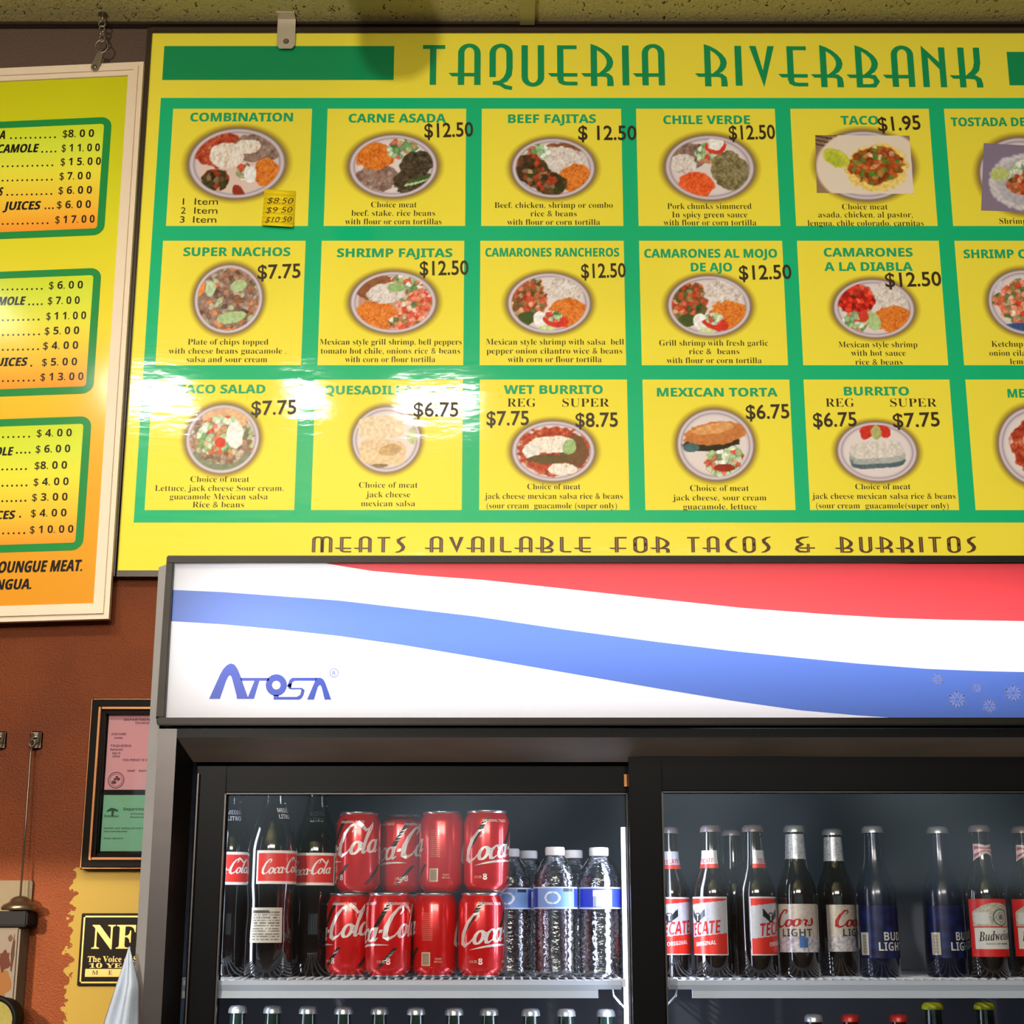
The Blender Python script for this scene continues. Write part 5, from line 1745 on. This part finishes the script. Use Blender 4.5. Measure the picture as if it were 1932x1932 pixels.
def make_tecate():
    root = beer('beer_bottle', M_BROWN, M_CAPWR)
    S = (196, 196, 204); R = (220, 50, 36)
    def f(u, v):
        n = vnoise(u * 60, v * 60, 3)
        col = np.zeros(u.shape + (3,)) + np.array(S, float)
        col = col * (0.94 + 0.1 * n)[..., None]
        col[v < 0.28 + 0.10 * u] = R
        col[(v > 0.94 - 0.10 * (1 - u)) & (v < 0.985)] = R
        col[(v > 0.97 + 0 * u) | (v < 0.02) | (u > 0.985) | (u < 0.015)] = (226, 224, 226)
        # dark eagle: body, two raised wings
        x = (u - 0.40) * 2.0; y = (v - 0.64) * 1.7
        e = (np.abs(x) < 0.10) & (y < 0.15) & (y > -0.15)
        w = (np.abs(x) > 0.08) & (np.abs(x) < 0.34) & (y > np.abs(x) * 0.6 - 0.16) & (y < np.abs(x) * 0.75 + 0.02)
        col[e | w] = (34, 34, 40)
        col[(np.abs(x) < 0.026) & (y < 0.10) & (y > -0.09)] = (220, 220, 220)
        col[(np.abs(x) < 0.075) & (y < 0.10) & (y > 0.06)] = (220, 220, 220)
        return col
    lb2 = wrap('body_label', BRF, -1.35, 1.35, 0.030, 0.1100, f, M_FOIL, root, (90, 90))
    t = MB()
    text_cyl(t, 'TECATE', 'black', BRF, -0.02, 0.052, 0.058, 0.0175, lin((206, 30, 30)), slope=0.10, shear=0.1, eps=0.0008)
    text_cyl(t, 'ORIGINAL', 'bold', BRF, 0.15, 0.032, 0.0435, 0.0055, lin((236, 226, 220)), slope=0.10, eps=0.0008)
    t.build('label_lettering', M_FOIL, lb2)
    def fn(u, v):
        col = np.zeros(u.shape + (3,)) + np.array((206, 206, 214), float)
        col[v < 0.22] = R
        return col
    ln = wrap('neck_label', BRF, -1.2, 1.2, 0.150, 0.175, fn, M_FOIL, root, (24, 24), eps=0.0005)
    t = MB(); text_cyl(t, 'TECATE', 'black', BRF, 0.0, 0.022, 0.1575, 0.006, lin((206, 60, 50)), slope=0.08, eps=0.0009)
    t.build('neck_lettering', M_FOIL, ln)
    def fb(u, v):
        col = np.zeros(u.shape + (3,)) + np.array((196, 196, 202), float)
        col[(v > 0.36) & (v < 0.74)] = (214, 60, 46)
        col[(v < 0.34) & (np.floor(v * 60) % 2 == 0) & (u > 0.2) & (u < 0.8)] = (100, 100, 106)
        return col
    wrap('back_label', BRF, 2.55, 3.25, 0.030, 0.106, fb, M_FOIL, root, (16, 60))
    return root


def make_coors():
    root = beer('beer_bottle', M_BROWN, M_CAPS)
    def f(u, v):
        n = vnoise(u * 26, v * 26, 5)
        col = pal(0.3 + 0.5 * n, [(176, 160, 146), (204, 192, 180), (214, 208, 204)])
        mt = v < 0.30 + 0.10 * np.abs(np.sin(u * 17 + 0.6)) - 0.08 * np.abs(u - 0.5)
        col[mt] = pal(n, [(150, 140, 150), (200, 194, 200), (226, 222, 226)])[mt]
        bl = mt & (u > 0.58) & (u < 0.72) & (v < 0.34) & (v > 0.10)
        col[bl] = (70, 110, 170)
        return col
    lb2 = wrap('body_label', BRF, -1.45, 1.45, 0.034, 0.100, f, M_FOIL, root, (90, 70))
    t = MB()
    script_cyl(t, 'Coors', BRF, 0.0, 0.058, 0.069, 0.024, lin((170, 26, 24)), slope=0.05, eps=0.0008)
    text_cyl(t, 'LIGHT', 'bold', BRF, 0.12, 0.044, 0.0555, 0.0105, lin((70, 70, 70)), eps=0.0008)
    t.build('label_lettering', M_FOIL, lb2)
    def fn(u, v): return pal(vnoise(u * 30, v * 30, 2), [(150, 150, 158), (196, 198, 206), (214, 216, 222)])
    wrap('neck_foil', BRF, -pi, pi, 0.163, 0.198, fn, M_FOIL, root, (48, 20), eps=0.0006)
    return root


def make_budlight():
    root = beer('beer_bottle', M_BLUEB, M_CAPS)
    def f(u, v):
        n = vnoise(u * 9, v * 9, 11)
        return pal(n, [(8, 12, 50), (14, 24, 76), (24, 46, 104)])
    lb2 = wrap('body_label', BRF, -1.9, 1.9, 0.026, 0.098, f, M_FOIL, root, (60, 30))
    t = MB()
    text_cyl(t, 'BUD', 'black', BRF, 0.0, 0.029, 0.050, 0.0115, lin((222, 220, 214)), eps=0.0008)
    text_cyl(t, 'LIGHT', 'black', BRF, -0.05, 0.042, 0.036, 0.0115, lin((222, 220, 214)), eps=0.0008)
    t.build('label_lettering', M_FOIL, lb2)
    def fb(u, v):
        col = np.zeros(u.shape + (3,)) + np.array((206, 198, 180), float)
        col[(np.floor(v * 30) % 2 == 0) & (u > 0.25) & (u < 0.75) & (v > 0.08) & (v < 0.92)] = (70, 66, 66)
        return col
    wrap('barcode', BRF, -1.75, -1.28, 0.030, 0.061, fb, M_FOIL, root, (18, 62), eps=0.0008)
    return root


def make_bud():
    root = beer('beer_bottle', M_BROWN, M_CAPWR)
    def f(u, v):
        n = vnoise(u * 40, v * 70, 6)
        col = np.zeros(u.shape + (3,)) + np.array((206, 34, 34), float)
        x = (u - 0.5) * 2
        top = (v > 0.52) & (v < 0.93 - 0.22 * x * x) & (np.abs(x) < 0.86)
        col[top] = pal(n, [(150, 146, 132), (186, 182, 166), (206, 202, 190)])[top]
        sh = (v > 0.56) & (v < 0.76) & (np.abs(x + 0.52) < 0.24)
        col[sh] = (206, 206, 204)
        d = np.sqrt(((x - 0.18) / 0.32) ** 2 + ((v - 0.68) / 0.15) ** 2)
        col[(d < 1) & (d > 0.84)] = (96, 96, 92); col[(d < 0.84)] = (190, 188, 178)
        col[(d < 0.3)] = (110, 108, 100)
        dd = np.abs(x - 0.18) / 0.30 + np.abs(v - 0.68) / 0.13
        col[(dd < 0.8) & (dd > 0.66)] = (120, 118, 112)
        rib = (v > 0.13) & (v < 0.52) & (np.abs(x) < 0.80)
        col[rib] = (214, 212, 206)
        col[(v > 0.50) & (v < 0.53) & (np.abs(x) < 0.8)] = (200, 44, 40)
        return col
    lb2 = wrap('body_label', BRF, -1.4, 1.4, 0.028, 0.107, f, M_LABEL, root, (90, 80))
    t = MB()
    text_cyl(t, 'Budweiser', 'bolditalic', BRF, 0.02, 0.054, 0.0505, 0.0125, lin((24, 22, 22)), slope=0.05, eps=0.0008)
    text_cyl(t, 'KING OF BEERS', 'med', BRF, 0.02, 0.034, 0.0445, 0.0022, lin((70, 70, 70)), eps=0.0008)
    t.build('label_lettering', M_LABEL, lb2)
    # bow-tie neck label
    def bow(u, v):
        col = np.zeros(u.shape + (3,)) + np.array((206, 184, 184), float)
        x = np.abs((u - 0.5) * 2)
        inn_ = (np.abs(v - 0.5) < (0.16 + 0.26 * x)) & (x < 0.92)
        col[inn_] = (170, 60, 60)
        col[inn_ & (np.abs(v - 0.5) < 0.06 + 0.1 * x)] = (214, 196, 196)
        return col
    nx, ny = 40, 16
    u, v = np.meshgrid(np.linspace(0, 1, nx), np.linspace(0, 1, ny))
    x = np.abs((u - 0.5) * 2)
    zz = 0.172 + (v - 0.5) * (0.011 + 0.013 * x) + 0.004 * (1 - x * x)
    P = np.zeros((ny, nx, 3))
    for j in range(ny):
        for i in range(nx):
            r = BRF(zz[j, i]) + 0.0006; a = -1.35 + 2.7 * u[j, i]
            P[j, i] = (r * sin(a), -r * cos(a), zz[j, i])
    grid_print('neck_label', P, bow(u, v), np.ones((ny - 1, nx - 1), bool), M_LABEL, root)
    return root


GBE = 'beer bottles on the right shelf'
te = make_tecate()
for k, (px, Y, rz, lab) in enumerate([
    (1347, 2.31, -42, 'brown beer bottle with a silver and red label turned left, silver neck label'),
    (1266, 2.345, 6, 'brown beer bottle beside the middle post, silver label with black eagle'),
    (1428, 2.305, 52, 'brown beer bottle showing bare glass at left and its silver label at right'),
    (1388, 2.40, -150, 'brown beer bottle standing behind, only a thin red and white back label showing')]):
    place(te, k == 0, px, Y, SH, radians(rz), lab, GBE, 'beer bottle')
co = make_coors()
for k, (px, Y, rz, lab) in enumerate([
    (1507, 2.31, -22, 'brown beer bottle with a pale mountain label and red script, silver foil neck'),
    (1580, 2.385, 42, 'brown beer bottle set back with a pale label showing a big red initial')]):
    place(co, k == 0, px, Y, SH, radians(rz), lab, GBE, 'beer bottle')
bl_ = make_budlight()
for k, (px, Y, rz, lab) in enumerate([
    (1657, 2.325, 32, 'dark blue beer bottle with block lettering, between the pale label and the other blue bottle'),
    (1782, 2.338, 46, 'dark blue beer bottle next to the red labelled beer, barcode facing out')]):
    place(bl_, k == 0, px, Y, SH, radians(rz), lab, GBE, 'beer bottle')
bu = make_bud()
for k, (px, Y, rz, lab) in enumerate([
    (1862, 2.305, 14, 'brown beer bottle with a red and cream label and bow tie neck label'),
    (1944, 2.335, 12, 'brown beer bottle with a red label cut off by the right edge of the photo')]):
    place(bu, k == 0, px, Y, SH, radians(rz), lab, GBE, 'beer bottle')

# --- capped bottles on the shelf below (only their tops show)
gb = beer('soda_bottle', M_GREENB, M_CAPS)
names = ['leftmost', 'second', 'third', 'fourth', 'fifth', 'sixth', 'seventh', 'eighth', 'ninth', 'tenth', 'eleventh']
for k, px in enumerate((440, 507, 575, 643, 712, 782, 855, 922, 1002, 1070, 1146)):
    place(gb, k == 0, px, 2.315 + (0.004 if k % 3 == 1 else 0), SH2 + (0.0128 - 0.0005 * k), 0.3 * k, '%s silver capped green bottle from the left under the soda shelf' % names[k], 'capped bottles under the left shelf', 'bottle')
# shelf liners carry them level
rb = beer('soda_bottle', M_BROWN, M_CAPR)
for k, (px, w) in enumerate(((1615, 'left'), (1708, 'right'))):
    place(rb, k == 0, px, 2.315, SH2 + 0.001, 0.2 * k, '%s of two red capped bottles under the beer shelf' % w, 'red capped bottles under the right shelf', 'bottle')
sb = beer('soda_bottle', M_BROWN, M_CAPS)
place(sb, True, 1545, 2.315, SH2 + 0.001, 0.1, 'silver capped brown bottle under the pale mountain label beer', None, 'bottle')
for o in list(bpy.data.objects):
    if o.parent is None and o.name.startswith('soda_bottle'): o.scale = (0.84, 0.84, 1.0)
yb = beer('soda_bottle', M_GREENB, M_CAPY)
for k, (px, w) in enumerate(((1772, 'left'), (1872, 'right'))):
    place(yb, k == 0, px, 2.43, SH2 + 0.012, 0.2 * k, '%s of two lime yellow capped bottles under the beer shelf' % w, 'yellow capped bottles under the right shelf', 'bottle')

# ------------------------------------------------------------------ things on the left wall
# framed permits
CY_ = WALL_Y - 0.022
cf = empty('certificate_frame', (0, 0, 0), 'dark wood frame holding pink and green permits beside the fridge', 'picture frame')
f0 = W(172, 1318, CY_); f1 = W(152, 1640, CY_)
fx0 = (f0[0] + f1[0]) / 2; fz1 = f0[1]; fz0 = f1[1]; fx1 = fx0 + 0.27
mb = MB()


def frame_ring(mb, x0, x1, z0, z1, w, ya, yb_, m):
    mb.box(x0, x0 + w, ya, yb_, z0, z1, m); mb.box(x1 - w, x1, ya, yb_, z0, z1, m)
    mb.box(x0 + w, x1 - w, ya, yb_, z1 - w, z1, m); mb.box(x0 + w, x1 - w, ya, yb_, z0, z0 + w, m)


frame_ring(mb, fx0, fx1, fz0, fz1, 0.0035, CY_ - 0.004, WALL_Y, 1)
frame_ring(mb, fx0 + 0.0035, fx1 - 0.0035, fz0 + 0.0035, fz1 - 0.0035, 0.0125, CY_ - 0.008, WALL_Y, 0)
frame_ring(mb, fx0 + 0.016, fx1 - 0.016, fz0 + 0.016, fz1 - 0.016, 0.006, CY_ - 0.010, WALL_Y, 1)
frame_ring(mb, fx0 + 0.022, fx1 - 0.022, fz0 + 0.022, fz1 - 0.022, 0.007, CY_ - 0.003, WALL_Y, 0)
mb.box(fx0 + 0.002, fx1 - 0.002, WALL_Y - 0.006, WALL_Y - 0.001, fz0 + 0.002, fz1 - 0.002, 0)
mb.build('moulding', [M_DKWOOD, M_GOLDW], cf, bevel=0.001)
Yd = WALL_Y - 0.008
px_ = fx0 + 0.0315
pk1 = W(205, 1346, Yd)[1]; pk0 = W(197, 1490, Yd)[1]; gn1 = W(196, 1500, Yd)[1]; gn0 = W(188, 1606, Yd)[1]
PINK = lin((188, 136, 142)); GRN = lin((108, 154, 126)); INK = lin((90, 52, 62)); INK2 = lin((40, 70, 52))
mb = MB(); mb.box(px_, fx1 - 0.031, Yd, Yd + 0.001, pk0, pk1, 0, PINK)
Ye = Yd - 0.0005
for s, a, b, y in (('DEPARTMENT OF', 234, 300, 1360), ('FOOD AND AGRICULTURE', 255, 300, 1366), ('LICENSE NUMBER', 210, 238, 1387), ('number', 216, 232, 1394), ('TAQUERIA', 208, 248, 1409), ('Restaurant', 208, 232, 1416), ('Main St', 212, 227, 1423), ('California', 212, 226, 1429), ('THIS PERMIT IS VALID', 231, 290, 1436), ('Issued', 240, 254, 1456), ('Expires', 262, 280, 1456)):
    put_text(mb, s, 'bold', (a, y), (b, y), 4.2, Ye, INK)
sc_ = W(219, 1472, Ye)
for ra, rb_ in ((0.0155, 0.0140), (0.0120, 0.0112)):
    for k in range(24):
        a0, a1 = 2 * pi * k / 24, 2 * pi * (k + 1) / 24
        mb.face([(sc_[0] + r * cos(a), Ye, sc_[1] + r * sin(a)) for r, a in ((rb_, a0), (ra, a0), (ra, a1), (rb_, a1))], 0, INK)
for dx, dz, rr3 in ((-0.004, -0.004, 0.005), (0.004, 0.002, 0.004), (0.001, 0.006, 0.003), (-0.002, 0.002, 0.003)):
    mb.face([(sc_[0] + dx + rr3 * cos(a), Ye, sc_[1] + dz + rr3 * 0.7 * sin(a)) for a in [2 * pi * k / 10 for k in range(10)]], 0, INK)
mb.build('pink_permit', M_PAPER, cf)
mb = MB(); mb.box(px_, fx1 - 0.031, Yd, Yd + 0.001, gn0, gn1, 0, GRN)
tx, tz = W(212, 1530, Ye)
mb.face([(tx + 0.012 * u, Ye, tz + 0.006 * v) for u, v in ((-1, -0.3), (-0.7, 0.4), (-0.2, 1), (0.3, 0.8), (0.8, 0.4), (1, -0.3), (0.3, 0), (0.15, -1.6), (-0.1, -1.6), (-0.1, 0))][::-1], 0, INK2)
for s, a, b, y, c in (('Stanislaus', 196, 224, 1542, 5), ('Department', 233, 280, 1529, 5.5), ('of Environmental', 246, 290, 1537, 3), ('Resources', 246, 275, 1543, 3), ('Health and safety permit issued', 196, 285, 1564, 3), ('not transferable', 196, 240, 1570, 3), ('Owner signature', 196, 232, 1583, 3)):
    put_text(mb, s, 'bold', (a, y), (b, y), c, Ye, INK2)
mb.build('green_permit', M_PAPER, cf)
mb = MB(); mb.face([(fx0 + 0.023, CY_ + 0.002, fz0 + 0.023), (fx1 - 0.023, CY_ + 0.002, fz0 + 0.023), (fx1 - 0.023, CY_ + 0.002, fz1 - 0.023), (fx0 + 0.023, CY_ + 0.002, fz1 - 0.023)])
mb.build('glass', M_PICGLASS, cf)

# member plaque
pq = empty('member_plaque', (0, 0, 0), 'black and gold member plaque under the framed permits', 'plaque')
PY = WALL_Y - 0.006
p0 = W(155, 1723, PY); p1 = W(144, 1860, PY)
qx0 = (p0[0] + p1[0]) / 2; qz1 = p0[1]; qz0 = p1[1]; qx1 = qx0 + 0.20
mb = MB(); mb.box(qx0, qx1, PY, WALL_Y, qz0, qz1)
mb.build('backing', M_PLAQUE, pq, bevel=0.001)
GD = lin((166, 138, 66)); BK_ = lin((34, 26, 18))
mb = MB(); Yq = PY - 0.0006


def qrect(a, b, c, d, col, e=0.0): mb.rect(a, b, c, d, Yq - e, 0, col)


for w in (0.0045,):
    qrect(qx0 + w, qx1 - w, qz1 - w - 0.0028, qz1 - w, GD); qrect(qx0 + w, qx1 - w, qz0 + w, qz0 + w + 0.0028, GD)
    qrect(qx0 + w, qx0 + w + 0.0028, qz0 + w, qz1 - w, GD); qrect(qx1 - w - 0.0028, qx1 - w, qz0 + w, qz1 - w, GD)
za = W(160, 1836, PY)[1]; zb2 = W(160, 1823, PY)[1]
for xx, s in ((0, 'NFIB'),):
    z0_ = W(170, 1790, PY)[1]; z1_ = W(170, 1745, PY)[1]
    text_xz(mb, s, 'serifb', qx0 + 0.022, qx0 + 0.165, z0_, z1_ - z0_, Yq, GD)
put_text(mb, 'The Voice of Small Business', 'serifb', (165, 1815), (350, 1815), 11, Yq, GD)
put_text(mb, '10 YEAR', 'serifb', (168, 1826), (262, 1826), 8.5, Yq, GD)
x_, z_a = W(160, 1843, Yq); z_b = W(160, 1828, Yq)[1]
qrect(x_, qx1 - 0.012, z_a, z_b, GD)
for s, a in (('M', 173), ('E', 204), ('M', 232), ('B', 262), ('E', 290), ('R', 318)):
    put_text(mb, s, 'serifb', (a, 1839), (a + (12 if s == 'M' else 7), 1839), 8, Yq - 0.0006, BK_)
mb.build('gold_print', print_mat('gold_ink', rough=0.35, metal=0.25), pq)

# pale blue cloth hanging off the side of the fridge
ct = MB()
YC0 = D - 0.004
cols = 16; rows = 24
vs = []
for j in range(rows + 1):
    t = j / rows
    py = 1786 + 330 * t
    xl = W(241 - 46 * min(1.0, (py - 1786) / 146) - 20 * max(0, (py - 1932) / 180), py, YC0)[0]
    xr_ = W(246 + 22 * min(1, t * 4.5) - 8 * t, py, YC0)[0]
    z = W(240, py, YC0)[1]
    for i in range(cols + 1):
        u = i / cols
        x = xl + (xr_ - xl) * u
        y = YC0 + 0.004 + 0.012 * (1 - u) - 0.009 * sin(u * 10 + t * 2.0) * min(1, t * 4) - 0.006 * (u > 0.55) * min(1, t * 4)
        vs.append((x, y - 0.012 * min(1, t * 4) * u * (1 - u) * 4, z))
fs = [(j * (cols + 1) + i, (j + 1) * (cols + 1) + i, (j + 1) * (cols + 1) + i + 1, j * (cols + 1) + i + 1) for j in range(rows) for i in range(cols)]
ct.mesh(vs, fs, 0, None, True)
for q in range(len(ct.v)): ct.v[q] = (ct.v[q][0], ct.v[q][1] - 0.010, ct.v[q][2])
co_ = ct.build('cloth', M_CLOTH)
tag(co_, 'pale blue cloth hanging against the left side of the fridge', 'cloth')
md = co_.modifiers.new('thick', 'SOLIDIFY'); md.thickness = 0.0015

# wall plate behind the ladle
WP = WALL_Y - 0.012
mb = MB()
a = W(61, 1661, WP); b = W(58, 1722, WP)
mb.box(a[0] - 0.09, a[0], WP, WALL_Y, b[1] - 0.02, a[1])
wp = mb.build('wall_plate', M_PLATE, None, bevel=0.002)
tag(wp, 'ivory wall plate behind the hanging ladle', 'wall plate')
# grey ledge box and stained white box under it
GYb = WALL_Y - 0.07
a = W(52, 1719, GYb); b = W(50, 1748, GYb)
ob = MB()
ob.box(a[0] - 0.16, a[0], GYb, WALL_Y - 0.001, b[1], a[1] - 0.0)
gbx = ob.build('wall_ledge', M_GREYBOX, None, bevel=0.003)
tag(gbx, 'dark grey ledge on the wall under the hanging ladle', 'ledge')
GYc = WALL_Y - 0.06
a2 = W(37, 1752, GYc); b2 = W(25, 1932, GYc)
wbx = empty('paper_towel_dispenser', (0, 0, 0), 'stained white dispenser box under the dark grey ledge', 'dispenser')
mb = MB(); xx = (a2[0] + b2[0]) / 2
mb.box(xx - 0.2, xx, GYc, WALL_Y - 0.001, b2[1] - 0.10, b[1] - 0.0005)
mb.build('casing', M_WHITEBOX, wbx, bevel=0.004)
mb = MB()
for cx_, cz_, rx_, rz_, cc in ((8, 1812, 10, 18, (70, 30, 18)), (24, 1800, 3, 30, (60, 36, 26)), (5, 1855, 14, 22, (112, 72, 34)), (20, 1770, 4, 5, (80, 50, 40))):
    q = W(cx_, cz_, GYc)
    pts = []
    for k in range(18):
        t = 2 * pi * k / 18; jit = 0.75 + 0.5 * random.random()
        pts.append((q[0] + rx_ * 0.00105 * cos(t) * jit, GYc - 0.0006, q[1] + rz_ * 0.00105 * sin(t) * jit))
    mb.face(pts[::-1], 0, lin(cc))
mb.build('rust_stain', M_PAPER, wbx)
# round lime thing with black rim at the bottom corner
lq = W(-12, 1925, GYc - 0.06)
lt_ = empty('glitter_pan', (lq[0], GYc - 0.06, lq[1]), 'lime glitter disc with a black rim at the bottom left corner', 'pan')
mb = MB()
mb.lathe([(0.0, 0.0), (0.033, 0.001)], 40, cap0=False, cap1=False)
q_ = mb.build('lime_face', M_LIME, lt_); q_.rotation_euler = (pi / 2, 0, 0)
mb = MB(); mb.tube([(0.0375 * cos(t), 0, 0.0375 * sin(t)) for t in [2 * pi * k / 40 for k in range(40)]], 0.005, 10, closed=True)
mb.build('black_rim', M_BLACKM, lt_)
mb = MB(); mb.lathe([(0.036, 0.0), (0.036, 0.055)], 40)
q_ = mb.build('back_shell', M_BLACKM, lt_); q_.rotation_euler = (-pi / 2, 0, 0); q_.location = (0, 0.003, 0)

# wall hooks and the long-handled ladle
def hook(px, py, lab):
    r = empty('wall_hook', (0, 0, 0), lab, 'hook', 'wire wall hooks')
    x, z = W(px, py, WALL_Y - 0.006)
    m = MB(); m.box(x - 0.012, x + 0.012, WALL_Y - 0.004, WALL_Y, z - 0.017, z + 0.017)
    m.build('hook_plate', M_ROD, r, bevel=0.003)
    m = MB()
    m.tube([(x - 0.006, WALL_Y - 0.006, z + 0.012), (x - 0.006, WALL_Y - 0.016, z - 0.006), (x - 0.004, WALL_Y - 0.024, z - 0.014), (x + 0.004, WALL_Y - 0.024, z - 0.014), (x + 0.007, WALL_Y - 0.016, z - 0.004), (x + 0.007, WALL_Y - 0.006, z + 0.014)], 0.0028, 8)
    m.tube([(x - 0.008, WALL_Y - 0.010, z + 0.004), (x + 0.009, WALL_Y - 0.010, z + 0.006)], 0.0025, 8)
    m.build('hook_wire', M_CHAIN, r)
    return x, z


hx, hz = hook(67, 1396, 'wire wall hook holding the long-handled ladle')
hook(-1, 1396, 'wire wall hook cut off by the left edge of the photo')
ld = empty('ladle', (0, 0, 0), 'long-handled steel ladle hanging bowl down from the right wall hook', 'ladle')
yl = WALL_Y - 0.030; yl2 = GYb + 0.030
bx_, bz_ = W(39, 1690, yl2)
mb = MB()
mb.tube([(hx, yl + 0.004, hz - 0.012), (hx, yl, hz - 0.03), (hx + (bx_ - hx) * 0.5, (yl + yl2) / 2, (hz + bz_) / 2), (bx_ - 0.0005, yl2, bz_)], 0.0019, 8)
mb.tube([(hx + 0.0055 * cos(t), yl + 0.004, hz - 0.008 + 0.0065 * sin(t)) for t in [2 * pi * k / 14 for k in range(14)]], 0.0016, 6, closed=True)
mb.build('handle', M_ROD, ld)
mb = MB()
zc_ = W(40, 1717, yl2)[1]
hh = bz_ - zc_
mb.lathe([(0.031, 0.0), (0.0335, hh * 0.14), (0.030, hh * 0.36), (0.022, hh * 0.52), (0.0185, hh * 0.62), (0.017, hh * 0.76), (0.011, hh * 0.92), (0.003, hh)], 40, (bx_, yl2, zc_))
mb.build('bowl', M_LADLE, ld)

# ------------------------------------------------------------------ ceiling fitting that throws the rounded shadow (above the frame)
sp = empty('dome_camera', (-0.433, 1.95, CEIL_Z), 'dome fitting under the ceiling in front of the sign', 'ceiling fitting')
mb = MB(); mb.lathe([(0.002, -0.400), (0.030, -0.393), (0.050, -0.375), (0.060, -0.345), (0.062, -0.30), (0.062, -0.2)], 36); mb.build('dome', M_BLACKM, sp)
mb = MB(); mb.lathe([(0.055, -0.2), (0.055, 0.0)], 32); mb.build('stem', M_GREYBOX, sp)

# added unseen hood and panel; the panel blocks the spot from the fridge
pd_ = empty('added_lamp_hood', (-1.22, 1.55, 1.79), 'added unseen lamp hood with a panel keeping its light off the fridge', 'lamp')
mb = MB(); mb.lathe([(0.16, 0.03), (0.05, 0.10), (0.02, 0.13)], 32, cap0=False); mb.tube([(0, 0, 0.13), (0, 0, CEIL_Z - 1.79)], 0.004, 8)
mb.build('shade', M_BLACKM, pd_)
mb = MB()
az = radians(56); c_ = Vector((0.10 * sin(az), 0.10 * cos(az))); t_ = Vector((cos(az), -sin(az)))
p_ = c_ - t_ * 0.056; q_2 = c_ + t_ * 0.056
n2 = Vector((sin(az), cos(az))) * 0.002
mb.mesh([(p_.x, p_.y, -0.12), (q_2.x, q_2.y, -0.12), (q_2.x, q_2.y, 0.055), (p_.x, p_.y, 0.055)] + [(p_.x + n2.x, p_.y + n2.y, -0.12), (q_2.x + n2.x, q_2.y + n2.y, -0.12), (q_2.x + n2.x, q_2.y + n2.y, 0.055), (p_.x + n2.x, p_.y + n2.y, 0.055)],
        [(0, 1, 2, 3), (7, 6, 5, 4), (0, 4, 5, 1), (1, 5, 6, 2), (2, 6, 7, 3), (3, 7, 4, 0)])
mb.build('fridge_light_blocker', M_BLACKM, pd_)
